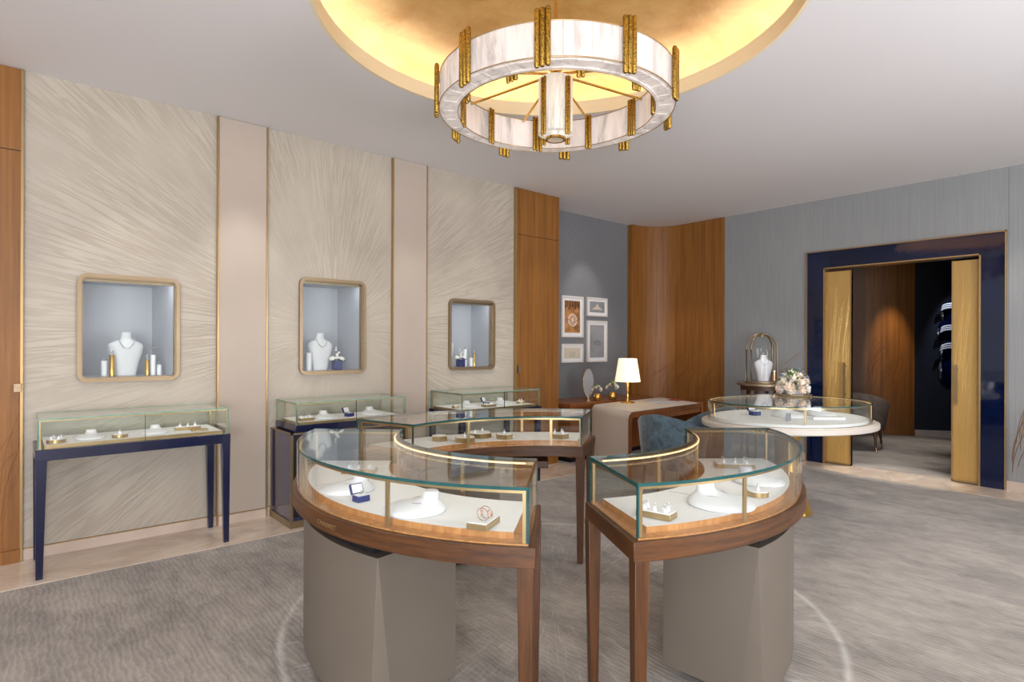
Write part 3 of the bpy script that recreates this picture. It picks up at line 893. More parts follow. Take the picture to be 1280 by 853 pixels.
def rect_glass(t, x0, x1, y0, y1, z0, z1, mid=True, e=.008):
    bm = BM()
    def pane(a, b, c_, d, f, g, ax):
        n0 = len(bm.faces); box(bm, a, b, c_, d, f, g); bm.faces.ensure_lookup_table()
        for q in bm.faces[n0:]:
            q.normal_update(); q.material_index = 0 if abs(q.normal[ax]) > .9 else 1
    pane(x0, x1, y0, y0+e, z0, z1-e, 1); pane(x0, x1, y1-e, y1, z0, z1-e, 1)
    pane(x0, x0+e, y0+e, y1-e, z0, z1-e, 0); pane(x1-e, x1, y0+e, y1-e, z0, z1-e, 0)
    part('glass_side', bm, ['glass', 'edge_light'], t, True, smooth=0)
    bm = BM(); pane(x0, x1, y0, y1, z1-e, z1, 2)
    part('glass_top', bm, ['glass', 'edge_light'], t, True, smooth=0)
    bm = BM(); h = z1-e-.001
    box(bm, x0+e, x1-e, y0+e+.001, y0+e+.008, h-.01, h); box(bm, x0+e, x1-e, y1-e-.008, y1-e-.001, h-.01, h)
    for x in (x0+e+.001, x1-e-.009):
        box(bm, x, x+.008, y0+e, y1-e, h-.01, h)
        for y in (y0+e+.001, y1-e-.009): box(bm, x, x+.008, y, y+.008, z0, h)
    part('brass_frame', bm, 'brass', t, True)
    if mid:
        xm = x0+(x1-x0)*.52
        bm = BM(); box(bm, xm-.001, xm+.001, y0-.0006, y0+e+.0006, z0, z1-e); part('glass_joint', bm, 'black', t, True)
    bm = BM(); box(bm, x0+.1, x1-.1, y0+e+.010, y0+e+.014, h-.008, h-.004); part('light_strip', bm, 'led', t, True)

def table_case(label, x0, x1, y0, y1, zt, gt):
    t = thing('table_showcase', label, 'display case', ((x0+x1)/2, (y0+y1)/2, 0))
    bm = BM(); box(bm, x0-.012, x1+.012, y0-.012, y1, zt-.07, zt); part('apron', bm, 'navy', t, True, bev=.003)
    bm = BM(); box(bm, x0+.035, x1-.035, y0+.035, y1-.02, zt, zt+.022); dk = part('display_deck', bm, ['brass', 'white'], t, True, smooth=0)
    for p in dk.data.polygons:
        if p.normal.z > .9: p.material_index = 1
    for x in (x0, x1):
        for y in (y0, y1-.012):
            sx = .018 if x == x0 else -.018; sy = .018 if y == y0 else -.018
            bm = BM(); frus(bm, (x+sx*.6, y+sy), (x+sx, y+sy), 0, .018, .029, 0.004, zt-.06); part('leg', bm, 'navy', t, True, bev=.002)
    rect_glass(t, x0, x1, y0, y1-.012, zt, gt)
    return t
table_case('slender navy table showcase on tapered legs below the square niche, far left', .125, 1.245, 4.73, W-.01, .825, 1.02)
table_case('navy table showcase furthest back, beside the timber pillar', 3.36, 4.42, 4.66, W-.01, .83, 1.02)
t = thing('cabinet_showcase', 'navy lacquer cabinet with bronze edging and a glass box on top, under the tall niche', 'display case', (2.24, 5.0, 0))
x0, x1, y0, y1 = 1.72, 2.79, 4.74, W-.016
bm = BM(); box(bm, x0, x1, y0, y1, .06, .77); part('cabinet_body', bm, 'navy_panel', t, True, bev=.002)
bm = BM(); box(bm, x0+.02, x1-.02, y0-.003, y0+.01, .09, .75); part('front_panel', bm, 'black', t, True)
bm = BM()
for x in (x0, x1-.014):
    box(bm, x-.003, x+.017, y0-.005, y0+.012, .06, .775)
box(bm, x0-.003, x1+.003, y0-.005, y0+.012, .762, .776); box(bm, x0-.003, x0+.012, y0-.005, y1, .764, .776); box(bm, x0-.003, x0+.01, y1-.02, y1, .06, .77)
part('bronze_edging', bm, 'bronze', t, True)
bm = BM(); box(bm, x0-.01, x1+.01, y0-.012, y1, .004, .06); part('plinth', bm, 'bronze', t, True)
bm = BM(); box(bm, x0+.04, x1-.0, y0+.01, y1, .776, .835); part('top_slab', bm, 'navy', t, True, bev=.003)
bm = BM(); box(bm, x0+.085, x1-.04, y0+.05, y1-.02, .835, .853); dk = part('display_deck', bm, ['brass', 'white'], t, True, smooth=0)
for p in dk.data.polygons:
    if p.normal.z > .9: p.material_index = 1
rect_glass(t, x0+.045, x1-.005, y0+.015, y1-.005, .835, 1.02)

# oval showcase
OC, OA, OB, OT = (5.35, 2.37), .745, .605, rad(-19)
t = thing('oval_showcase', 'oval glass showcase with cream rim carrying the flower arrangement, in front of the portal', 'display case', (OC[0], OC[1], 0))
def shrink(d): return ellipse(OC, OA+d, OB+d, OT)
bm = BM(); poly(bm, shrink(.055), .785, .832); part('cream_rim', bm, 'cream', t, True, bev=.008, smooth=50)
bm = BM(); poly(bm, shrink(.03), .832, .840); part('rim_step', bm, 'cream', t, True, smooth=50)
bm = BM(); poly(bm, shrink(-.03), .840, .862); part('display_deck', bm, 'white', t, True, smooth=50)
bm = BM(); poly(bm, shrink(-.16), .752, .785); part('under_tray', bm, 'cream', t, True, smooth=50)
e = .009
bm = BM(); band(bm, shrink(0), shrink(-e), .840, GT-e, True, 0, 1); part('curved_glass', bm, ['glass', 'edge_light'], t, True, smooth=50)
bm = BM(); poly(bm, shrink(0), GT-e, GT, 1, 0); part('glass_top', bm, ['glass', 'edge'], t, True, smooth=50)
bm = BM(); band(bm, shrink(-e-.001), shrink(-e-.008), GT-e-.012, GT-e-.001, True); part('brass_rail', bm, 'brass', t, True, smooth=50)
bm = BM(); band(bm, shrink(-e-.009), shrink(-e-.014), GT-e-.008, GT-e-.004, True); part('light_strip', bm, 'led', t, True, smooth=50)
el = shrink(-.014)
for k in (3, 18, 33, 48, 62):
    bm = BM(); p = el[k]; obox(bm, p, math.atan2(p[1]-OC[1], p[0]-OC[0]), .004, .007, .862, GT-e-.012); part('brass_post', bm, 'brass', t, True)
bm = BM(); lathe(bm, [(.205, 0), (.205, .012), (.165, .12), (.115, .32), (.09, .48), (.10, .62), (.13, .752)], (OC[0], OC[1], 0), 16); part('pedestal', bm, 'gold', t, True, smooth=15)

# ------------------------------------------------------------------ jewellery displays
def mk_pad(loc, rz, s, label, group=None, proto=[None]):
    if proto[0]:
        o = dup(proto[0], loc, rz, label, group); o.scale = (s, s, s); return o
    t = thing('necklace_pad', label, 'necklace display', loc, rz, group)
    bm = BM()
    R = [(0, .120, .128, 0, 0), (.004, .123, .131, 0, 0), (.012, .121, .129, 0, .001), (.022, .108, .112, 0, .012), (.031, .086, .086, 0, .028), (.039, .064, .060, 0, .045), (.045, .049, .042, 0, .058),
         (.053, .042, .035, 0, .064), (.072, .041, .033, 0, .067), (.077, .038, .030, 0, .067)]
    loft(bm, R, 36); part('form', bm, 'bust', t, smooth=80)
    bm = BM()
    pts = []
    for i in range(25):
        a = rad(200)+rad(140)*i/24; k = 1.0
        pts.append((.062*math.cos(a), .050+.070*math.sin(a), .040-.008*abs(math.sin(a))**2+.003))
    tube(bm, pts, .0016, 5)
    part('necklace', bm, 'silver', t)
    t.scale = (s, s, s)
    proto[0] = t; return t

def mk_tray(loc, rz, sx, sy, label, group=None, kind='rings', mat='brass'):
    t = thing('jewellery_tray', label, 'jewellery tray', loc, rz, group)
    bm = BM(); box(bm, -sx, sx, -sy, sy, 0, .022); part('brass_block', bm, mat, t, bev=.001)
    bm = BM(); box(bm, -sx+.003, sx-.003, -sy+.003, sy-.003, .022, .026); part('cushion', bm, 'white', t, bev=.001)
    if kind == 'bangles':
        for dx in (-.03, .0):
            bm = BM(); tube(bm, [(dx, -.01, .026)]+[(dx+.026*math.cos(a)*.3, -.01+.026*math.cos(a), .050+.022*math.sin(a)) for a in [2*PI*k/22-PI/2 for k in range(22)]], .0014, 6, 0, False)
            part('bangle', bm, 'rosegold', t)
        for dx, dy in ((.03, .02), (.045, 0), (.03, -.02)):
            bm = BM(); tube(bm, ringpts((dx, dy, .036), .009, 'y', 14), .0015, 6, 0, True); part('ring', bm, 'rosegold', t)
    else:
        k = 0
        for dx in (-.6, 0, .6):
            for dy in (-.4, .4):
                if (k := k+1) % 4 == 0: continue
                bm = BM(); x, y = dx*sx, dy*sy
                loft(bm, [(.026, .009, .006, x, y), (.036, .007, .005, x, y), (.042, .004, .003, x, y)], 12)
                h = part('ring_holder', bm, 'porcelain', t, smooth=60)
                bm = BM(); tube(bm, ringpts((x, y, .043), .0085, 'y', 14), .0014, 6, 0, True)
                bmesh.ops.create_icosphere(bm, subdivisions=1, radius=.004, matrix=Matrix.Translation((x, y, .054)))
                part('ring', bm, 'silver', t, smooth=60)
    return t

def mk_round(loc, r, label, n=5, sides=40, group=None, mat='brass', hh=.022):
    t = thing('round_riser', label, 'jewellery tray', loc, 0, group)
    bm = BM(); lathe(bm, [(r, 0), (r, hh)], (0, 0, 0), sides); part('brass_drum', bm, mat, t)
    bm = BM(); lathe(bm, [(r*.96, hh), (r*.94, hh+.003)], (0, 0, 0), sides); part('cushion', bm, 'white', t)
    for k in range(n):
        a = 2*PI*k/max(n, 1)+.4; x, y = (r*.55*math.cos(a), r*.55*math.sin(a)) if n > 1 else (0, 0)
        bm = BM(); loft(bm, [(hh+.003, .009, .006, x, y), (hh+.016, .007, .005, x, y), (hh+.022, .004, .003, x, y)], 12)
        part('ring_holder', bm, 'porcelain', t, smooth=60)
        bm = BM(); tube(bm, ringpts((x, y, hh+.02), .0085, 'y', 14), .0014, 6, 0, True)
        bmesh.ops.create_icosphere(bm, subdivisions=1, radius=.0045, matrix=Matrix.Translation((x, y, hh+.03))); part('ring', bm, 'silver', t, smooth=60)
    return t

def mk_bluebox(loc, rz, s, label, group=None, proto=[None]):
    if proto[0]:
        o = dup(proto[0], loc, rz, label, group); o.scale = (s, s, s); return o
    t = thing('ring_box', label, 'jewellery box', loc, rz, group)
    bm = BM(); box(bm, -.036, .036, -.03, .03, 0, .032); part('box_base', bm, 'bluebox', t, bev=.003)
    bm = BM(); box(bm, -.03, .03, -.025, .025, .032, .035); cu = part('white_cushion', bm, 'white', t)
    bm = BM(); tube(bm, ringpts((0, 0, .045), .011, 'x', 16), .0018, 6, 0, True); part('ring', bm, 'silver', cu)
    bm = BM(); box(bm, -.036, .036, 0, .018, 0, .055)
    bmesh.ops.rotate(bm, verts=bm.verts, cent=(0, 0, 0), matrix=Matrix.Rotation(rad(-22), 3, 'X')); bmesh.ops.translate(bm, verts=bm.verts, vec=(0, .03, .034))
    lid = part('lid', bm, 'bluebox', t, bev=.003)
    bm = BM(); box(bm, -.03, .03, -.002, .0, .005, .05)
    bmesh.ops.rotate(bm, verts=bm.verts, cent=(0, 0, 0), matrix=Matrix.Rotation(rad(-22), 3, 'X')); bmesh.ops.translate(bm, verts=bm.verts, vec=(0, .03, .034))
    part('lid_lining', bm, 'white', lid)
    t.scale = (s, s, s); proto[0] = t; return t
DZ = .837
cam_rz = rad(-40.7)         # so that +x runs across the view
# front left case
mk_pad((1.16, 2.50, DZ), rad(-120), .95, 'white necklace pad behind the open blue ring box in the front left case')
mk_pad((1.225, 2.02, DZ), rad(-120), .98, 'larger white necklace pad right of the blue ring box in the front left case')
mk_bluebox((1.125, 2.285, DZ), rad(5), .8, 'open blue ring box between two necklace pads in the front left case')
mk_tray((1.315, 1.685, DZ), rad(28), .062, .040, 'brass edged tray with rose gold bangles at the right end of the lettered case', None, 'bangles')
mk_tray((1.37, 2.80, DZ), cam_rz, .085, .038, 'brass edged tray of rings at the far end of the front left case')
# front right case
mk_tray((1.90, 1.345, DZ), rad(-78), .07, .036, 'brass edged tray of rings at the left end of the front right case')
mk_pad((2.245, 1.27, DZ), rad(5), 1.05, 'large white necklace pad in the middle of the front right case')
mk_round((2.506, 1.24, DZ), .045, 'round brass riser behind the gold post in the front right case', 1)
mk_pad((2.755, 1.36, DZ), rad(20), .9, 'white necklace pad behind the round riser in the front right case')
mk_tray((3.0, 1.62, DZ), rad(-45), .10, .045, 'wide brass edged tray of rings at the far end of the front right case')
# back case : hexagonal plaques
def mk_hex(loc, r, label, n=2):
    return mk_round(loc, r, label, n, 6, None, 'brass', .032)
mk_hex((2.255, 3.39, DZ), .058, 'small hexagonal gold riser, leftmost in the back curved case', 0)
mk_hex((2.36, 3.235, DZ), .075, 'low hexagonal gold riser second from the left in the back curved case', 1)
mk_hex((2.56, 3.34, DZ), .098, 'largest hexagonal gold riser with two rings in the back curved case', 2)
mk_hex((2.655, 3.165, DZ), .062, 'hexagonal gold riser right of the largest one in the back curved case', 1)
mk_hex((2.975, 2.93, DZ), .066, 'hexagonal brass riser alone at the right end of the back curved case', 3)
# table cases
z1_ = .848
mk_round((.225, 4.86, z1_), .052, 'round brass riser with white ring cones, leftmost in the leftmost table showcase', 4)
mk_pad((.415, 4.93, z1_), rad(-8), .72, 'left white necklace pad in the leftmost table showcase')
mk_round((.575, 4.86, z1_), .047, 'round brass riser between two necklace pads in the leftmost table showcase', 1)
mk_pad((.80, 4.93, z1_), rad(-8), .72, 'right white necklace pad in the leftmost table showcase')
mk_tray((1.02, 4.98, z1_), rad(-4), .085, .034, 'brass edged tray at the right of the leftmost table showcase')
bm = BM(); box(bm, -.055, .055, -.03, .03, 0, .012); single('brass_plaque', bm, 'brass', 'low brass plaque in front of the tray in the leftmost table showcase', 'plaque', (1.075, 4.86, z1_), 0)
z2_ = .854
mk_tray((1.90, 4.90, z2_), 0, .06, .045, 'brass edged tray at the left end of the glass box on the navy cabinet')
mk_pad((2.09, 4.93, z2_), 0, .8, 'left white necklace pad in the glass box on the navy cabinet')
mk_bluebox((2.31, 4.93, z2_), rad(20), .95, 'open blue ring box in the glass box on the navy cabinet')
mk_pad((2.54, 4.94, z2_), 0, .85, 'right white necklace pad in the glass box on the navy cabinet')
z3_ = .853
mk_pad((3.63, 4.90, z3_), 0, .8, 'left white necklace pad in the furthest table showcase')
mk_tray((3.81, 4.80, z3_), 0, .07, .04, 'brass edged tray in the furthest table showcase')
mk_bluebox((3.90, 4.95, z3_), rad(20), .95, 'open blue ring box in the furthest table showcase')
mk_pad((4.09, 4.90, z3_), 0, .85, 'right white necklace pad in the furthest table showcase')
mk_round((4.30, 4.85, z3_), .05, 'round brass riser at the right end of the furthest table showcase', 2)
mk_round((3.45, 4.9, z3_), .035, 'small brass riser at the left end of the furthest table showcase', 1)
# oval case
z4_ = .863
mk_bluebox((5.19, 2.60, z4_), rad(-30), 1.15, 'open blue ring box at the left of the oval showcase')
bm = BM(); box(bm, -.021, .021, -.003, .003, 0, .065); single('grey_card', bm, 'greycard', 'small upright grey card near the front glass of the oval showcase', 'card', (5.02, 2.22, z4_), rad(-45))
mk_pad((5.33, 2.35, z4_), rad(-40), 1.2, 'large white necklace pad behind the grey card in the oval showcase')
mk_pad((5.66, 2.20, z4_), rad(-40), 1.0, 'white necklace pad at the right of the oval showcase')
bm = BM(); box(bm, -.14, .14, -.05, .05, 0, .02); single('display_block', bm, 'porcelain', 'long low white block in front of the right pad in the oval showcase', 'display block', (5.40, 2.06, z4_), rad(-40), bev=.002)

# ------------------------------------------------------------------ chandelier
ch = thing('chandelier', 'round alabaster ring chandelier with pierced gold ornaments under the gilded dome', 'chandelier', (CC[0], CC[1], 3.83))
def chp(name, bm, mat, **k): return part(name, bm, mat, ch, True, **k)
zb, zt = 2.856, 3.028
for r0, r1, nm, zz in ((.655, .672, 'outer_drum', zb), (.572, .588, 'inner_drum', zb-.012)):
    bm = BM(); NS = 30
    for k in range(NS):
        sector(bm, CC, r0, r1, 2*PI*k/NS+.002, 2*PI*(k+1)/NS-.002, zz, zt, n=5)
    chp(nm, bm, 'alabaster', smooth=50)
bm = BM(); NS = 60
for k in range(NS):
    sector(bm, CC, .588, .655, 2*PI*k/NS+.001, 2*PI*(k+1)/NS-.001, zb-.004-.003*(k % 2), zb+.010, n=3)
chp('underside_ring', bm, 'alabaster', smooth=50)
bm = BM()
for r, z in ((.676, zb), (.676, zt), (.568, zt), (.568, zb-.012)): tube(bm, ringpts((CC[0], CC[1], z), r, 'z', 96), .0028, 6, 0, True)
chp('gold_rim', bm, 'goldtrim', smooth=60)
def orn(ang, r, z0, z1, w, cols, nm='gold_ornament'):
    bm = BM(); d = Vector((math.cos(ang), math.sin(ang))); tg = Vector((-math.sin(ang), math.cos(ang)))
    for k in range(cols):
        off = (k-(cols-1)/2)*w
        p = Vector(CC)+d*r+tg*off
        cz = .004*((k*7) % 3)
        loft(bm, [(z0+cz, w*.35, w*.35, p.x, p.y), (z0+.008+cz, w*.52, w*.52, p.x, p.y), (z1-.008+cz, w*.52, w*.52, p.x, p.y), (z1+cz, w*.4, w*.4, p.x, p.y)], 12)
    o = part(nm, bm, 'ornament', ch, True, smooth=60)
near = math.atan2(-CC[1], -CC[0])      # towards the camera
for k in range(10):
    orn(near+rad(-5.2+36*k), .690, 2.80, 3.075, .026, 3)
for k in range(10):
    orn(near+rad(-5.2+18+36*k), .553, 2.815, 3.04, .022, 3 if k % 2 else 2)
bm = BM()
for k in range(12):
    sector(bm, CC, .075, .10, 2*PI*k/12+.02, 2*PI*(k+1)/12-.02, 2.735, 3.05, n=4)
chp('core_drum', bm, 'alabaster_in', smooth=50)
bm = BM(); lathe(bm, [(.045, 2.70), (.055, 2.715), (.055, 3.06), (.04, 3.07)], (CC[0], CC[1], 0), 24); chp('core_tube', bm, 'alabaster_in', smooth=50)
for k in range(4): orn(near+rad(38)-rad(76)*k if k < 2 else near+rad(140+80*(k-2)), .112, 2.70, 3.03, .017, 2)
bm = BM(); chp('core_base', (lambda b_: (lathe(b_, [(.06, 2.70), (.06, 2.712)], (CC[0], CC[1], 0), 24), b_)[1])(BM()), 'gold', smooth=50); lathe(bm, [(.03, 3.06), (.05, 3.075), (.02, 3.10), (.014, 3.12)], (CC[0], CC[1], 0), 24); chp('core_cap', bm, 'gold', smooth=50)
for k in range(8):
    a = near+rad(22.5+45*k)
    bm = BM(); tube(bm, [(CC[0]+.05*math.cos(a), CC[1]+.05*math.sin(a), 3.08), (CC[0]+.58*math.cos(a), CC[1]+.58*math.sin(a), 3.015)], .0075, 8)
    chp('spoke', bm, 'gold', smooth=60)
bm = BM(); tube(bm, [(CC[0], CC[1], 3.10), (CC[0], CC[1], 3.80)], .009, 10); lathe(bm, [(.06, 3.795), (.07, 3.81), (.07, 3.829)], (CC[0], CC[1], 0), 32); chp('stem', bm, 'gold', smooth=50)

# ------------------------------------------------------------------ back corner: desk, lamp, frames, chairs
t = thing('writing_desk', 'walnut desk with rounded corner and a pale leather sheet folded over its left end', 'desk', (6.1, 4.5, 0))
A, D, E_, B = Vector((5.20, 4.05)), Vector((6.98, 4.20)), Vector((7.12, 4.92)), Vector((5.53, 4.90))
bm = BM()
poly(bm, [A+Vector((.05, .003)), D, E_, B+Vector((.05, 0))], .685, .752); part('desk_top', bm, 'desk_wood', t, True, bev=.006)
bm = BM(); dAB = (B-A)
# left panel with rounded shoulder, swept from A to B
def sweep(prof, P, Q, bm, out):
    # prof: (dx outward from the AB plane, z) ; out: outward 2D vector
    R = []
    for s_ in (P, Q):
        R.append([bm.verts.new((s_.x+out.x*d, s_.y+out.y*d, z)) for d, z in prof])
    n = len(prof)
    for i in range(n): quad(bm, (R[0][i], R[0][(i+1) % n], R[1][(i+1) % n], R[1][i]))
    quad(bm, R[0]); quad(bm, R[1][::-1])
outv = Vector((-1, -.05)).normalized()
r_ = .09
prof = [(0, 0)]+[(0-r_+r_*math.cos(q), .752-r_+r_*math.sin(q)) for q in [PI/2*i/8 for i in range(9)]]+[(-.16, .752), (-.16, .69), (-.075, .69), (-.06, .66), (-.06, 0)]
sweep(prof, A, B, bm, outv); part('end_panel', bm, 'desk_wood', t, True, smooth=40)
bm = BM()
q_ = .006
prof = [(q_, .02)]+[(q_-r_-.0+(r_)*math.cos(q), .752+q_-r_+r_*math.sin(q)) for q in [PI/2*i/8 for i in range(9)]]+[(-.4, .758), (-1.55, .758), (-1.55, .7525), (-.4, .7525)]+[(0.0005-r_+r_*math.cos(q), .7525-r_+r_*math.sin(q)) for q in [PI/2-PI/2*i/8 for i in range(9)]]+[(.0005, .02)]
sweep(prof, A+Vector((.01, .012)), B-Vector((.01, .03)), bm, outv); part('leather_sheet', bm, 'leather', t, True, smooth=40)
bm = BM(); u2 = (E_-D)
poly(bm, [D+Vector((-.05, 0)), D, E_, E_+Vector((-.05, 0))], 0, .69); part('right_leg_panel', bm, 'desk_wood', t, True, bev=.003)
bm = BM(); poly(bm, [D-Vector((1.35, .115)), D-Vector((.1, .01)), D-Vector((.1, -.03)), D-Vector((1.35, .08))], .63, .685); part('drawer_front', bm, 'desk_wood', t, True)
cu = bpy.data.curves.new('letters', 'FONT'); cu.body = 'CHAUMET'; cu.size = .03; cu.extrude = .0006; cu.space_character = 1.25
o = bpy.data.objects.new('letters_tmp', cu); COL.objects.link(o); bpy.context.view_layer.update()
me = bpy.data.meshes.new_from_object(o.evaluated_get(bpy.context.evaluated_depsgraph_get())); bpy.data.objects.remove(o)
dd = (D-A).normalized(); nn = Vector((dd.y, -dd.x))
for v in me.vertices:
    p = A+dd*(1.15+v.co.x)+nn*(.004+v.co.z); v.co = Vector((p.x, p.y, .707+v.co.y))-wloc(t)
me.materials.clear(); me.materials.append(M['gold']); k = bpy.data.objects.new('lettering', me); COL.objects.link(k); k.parent = t; k['label'] = 'small gold lettering'

def credenza():
    t = thing('credenza', 'low dark wooden credenza against the grey wall behind the desk', 'cabinet', (5.9, 5.4, 0))
    bm = BM(); box(bm, 5.40, 7.1, 5.12, Y2-.005, .06, .70); part('body', bm, 'desk_wood', t, True, bev=.004)
    bm = BM(); box(bm, 5.38, 7.12, 5.10, Y2-.003, .70, .752); part('top', bm, 'desk_wood', t, True, bev=.006)
    bm = BM(); box(bm, 5.42, 7.08, 5.15, Y2-.02, 0, .06); part('plinth', bm, 'black', t, True)
credenza()

# lamp
t = thing('table_lamp', 'brass table lamp with a lit cream tapered shade on the desk', 'lamp', (6.06, 4.74, .758))
bm = BM(); lathe(bm, [(.095, 0), (.097, .006), (.08, .014), (.03, .02), (.018, .03)], (0, 0, 0), 36); part('base', bm, 'gold', t, smooth=40)
bm = BM(); lathe(bm, [(.018, .03), (.014, .05), (.020, .11), (.013, .135), (.022, .15), (.022, .158), (.014, .17), (.021, .24), (.016, .26), (.008, .29), (.008, .46)], (0, 0, 0), 24); part('stem', bm, 'gold', t, smooth=50)
bm = BM()
pr = [(.165, .275), (.118, .575)]
loft(bm, [(z, r, r, 0, 0) for r, z in pr], 48, 0, False); loft(bm, [(z, r-.003, r-.003, 0, 0) for r, z in pr], 48, 0, False)
part('lamp_shade', bm, 'shade', t, smooth=50)
bm = BM(); bmesh.ops.create_icosphere(bm, subdivisions=2, radius=.03, matrix=Matrix.Translation((0, 0, .42))); part('bulb', bm, emis('lamp_bulb', (255, 220, 170), 12), t, smooth=60)

# oval mirror
t = thing('table_mirror', 'small upright oval mirror with pale rim on the credenza', 'mirror', (5.95, 5.32, .752))
bm = BM(); lathe(bm, [(.06, 0), (.06, .008), (.012, .014), (.01, .06)], (0, 0, 0), 24); part('stand', bm, 'brass', t)
bm = BM()
A_ = [(.105*math.cos(q), .19*math.sin(q)+.235) for q in [2*PI*i/40 for i in range(40)]]
a = [bm.verts.new((x, -.006, z)) for x, z in A_]; b = [bm.verts.new((x, .006, z)) for x, z in A_]
for i in range(40): quad(bm, (a[i], a[(i+1) % 40], b[(i+1) % 40], b[i]))
quad(bm, a); quad(bm, b[::-1]); part('mirror_glass', bm, 'mirror', t)
bm = BM(); tube(bm, [(x*1.03, 0, .235+(z-.235)*1.02) for x, z in A_], .007, 8, 0, True); part('rim', bm, 'brass', t, smooth=60)

def rose(bm, c, r, tilt, rz, seed):
    rr = random.Random(seed)
    Mx = Matrix.Translation(c) @ Matrix.Rotation(rz, 4, 'Z') @ Matrix.Rotation(tilt, 4, 'X')
    bmesh.ops.create_icosphere(bm, subdivisions=2, radius=r*.38, matrix=Mx)
    for ring, (k, rr_, h, op) in enumerate(((4, .42, .45, .15), (6, .65, .35, .45), (8, .92, .12, .9))):
        for i in range(k):
            a = 2*PI*i/k+ring*.4+rr.uniform(-.1, .1); V = []
            wv = rr_*r*1.7*PI/k
            for p in range(4):
                row = []
                for q in range(5):
                    s = (q-2)/2; tt = p/3
                    rad_ = r*(.18+ (rr_-.18)*tt**.8) * (1-.08*s*s)
                    aa = a+s*wv/(rr_*r)*.5*(.5+.5*math.sin(PI*min(1, .35+tt*.5)))
                    z = r*(-.35+(h+.35)*tt + .08*math.cos(aa*3+seed)-.12*s*s*tt)
                    row.append(bm.verts.new(Mx @ Vector((rad_*math.cos(aa), rad_*math.sin(aa), z))))
                V.append(row)
            for p in range(3):
                for q in range(4): quad(bm, (V[p][q], V[p][q+1], V[p+1][q+1], V[p+1][q]))
def leaf(bm, c, d, L, w):
    d = Vector(d).normalized(); s = d.cross(Vector((0, 0, 1))); s = s.normalized() if s.length > .01 else Vector((1, 0, 0))
    P = []
    for i in range(6):
        t_ = i/5; ww = w*math.sin(PI*min(1, t_*.92+.06)); q = Vector(c)+d*L*t_-Vector((0, 0, 1))*L*.35*t_*t_
        P.append((bm.verts.new(q+s*ww), bm.verts.new(q+Vector((0, 0, -ww*.25))), bm.verts.new(q-s*ww)))
    for a, b in zip(P, P[1:]):
        quad(bm, (a[0], a[1], b[1], b[0])); quad(bm, (a[1], a[2], b[2], b[1]))

def bouquet(loc, s, label, base, seed=3, plate=True):
    rr = random.Random(seed)
    t = thing('flower_arrangement', label, 'flowers', loc)
    if plate:
        bm = BM(); loft(bm, [(0, .135, .135, 0, 0), (.006, .14, .14, 0, 0), (.016, .14, .14, 0, 0), (.018, .12, .12, 0, 0)], 40); part('bronze_plate', bm, base, t, smooth=40)
        bm = BM(); lathe(bm, [(.06, .018), (.065, .04), (.06, .05)], (0, 0, 0), 24); part('bowl', bm, 'porcelain', t, smooth=50)
        z0, H, Rr, n = .014, .15, .115, 18
    else:
        bm = BM(); lathe(bm, [(.030, 0), (.036, .01), (.036, .07), (.030, .075)], (0, 0, 0), 24); part('gold_vase', bm, base, t, smooth=50)
        z0, H, Rr, n = .07, .05, .05, 6
    for i in range(n):
        ph = i*2.399; el = math.asin(min(1, (i+.6)/n)); rad_ = Rr*math.cos(el); 
        c = Vector((rad_*math.cos(ph), rad_*math.sin(ph), z0+.025*s+H*math.sin(el)))*1.0
        bm = BM(); rose(bm, c, (.046 if plate else .028)*rr.uniform(.8, 1.15), (PI/2-el)*.85, ph+PI/2, i+seed)
        part('bloom', bm, ('petal', 'petal_pink', 'petal_white')[i % 3], t, smooth=70)
    for i in range(8 if plate else 0):
        ph = 2*PI*i/8+.3; bm = BM(); rose(bm, Vector((.105*math.cos(ph), .105*math.sin(ph), .052)), .040, 1.25, ph+PI/2, i+40)
        part('bloom', bm, ('petal_white', 'petal', 'petal_pink')[i % 3], t, smooth=70)
    bm = BM()
    for i in range(46 if plate else 16):
        a = rr.uniform(0, 2*PI); e2 = rr.uniform(.0, 1.3)
        d = Vector((math.cos(a)*math.cos(e2), math.sin(a)*math.cos(e2), math.sin(e2)))
        leaf(bm, (d.x*Rr*.7, d.y*Rr*.7, z0+.04+d.z*H*.9), d+Vector((0, 0, .35)), rr.uniform(.05, .09)*(1 if plate else .6), .011)
    part('foliage', bm, 'leafgreen', t, smooth=60)
    for i in range(16 if plate else 1):
        a = rr.uniform(0, 2*PI); e2 = rr.uniform(.3, 1.4)
        c = Vector((math.cos(a)*math.cos(e2)*Rr*1.15, math.sin(a)*math.cos(e2)*Rr*1.15, z0+.04+math.sin(e2)*H*1.15))
        bm = BM(); bmesh.ops.create_icosphere(bm, subdivisions=1, radius=.011, matrix=Matrix.Translation(c)); part('thistle', bm, 'thistle', t, smooth=60)
    t.scale = (s, s, s)
    return t
bouquet((5.82, 2.53, GT+.001), 1.2, 'rounded arrangement of cream roses on a bronze plate on the oval showcase', 'bronze', 3)
bouquet((6.02, 5.22, .753), 1.3, 'small gold vase of white flowers nearest the oval mirror', 'gold', 8, False)
bouquet((6.24, 5.14, .753), 1.5, 'larger gold vase of white flowers between the mirror and the lamp', 'gold', 12, False)
# booklet, papers on the desk
bm = BM(); box(bm, -.10, .10, -.07, .07, 0, .008); single('booklet', bm, 'redcard', 'flat red booklet near the right end of the desk', 'booklet', (6.86, 4.55, .7595), rad(8), bev=.001)
bm = BM(); box(bm, -.2, .2, -.13, .13, 0, .006); single('desk_blotter', bm, 'niche', 'pale blue grey blotter lying in the middle of the desk', 'blotter', (6.45, 4.5, .759), rad(4), bev=.001)

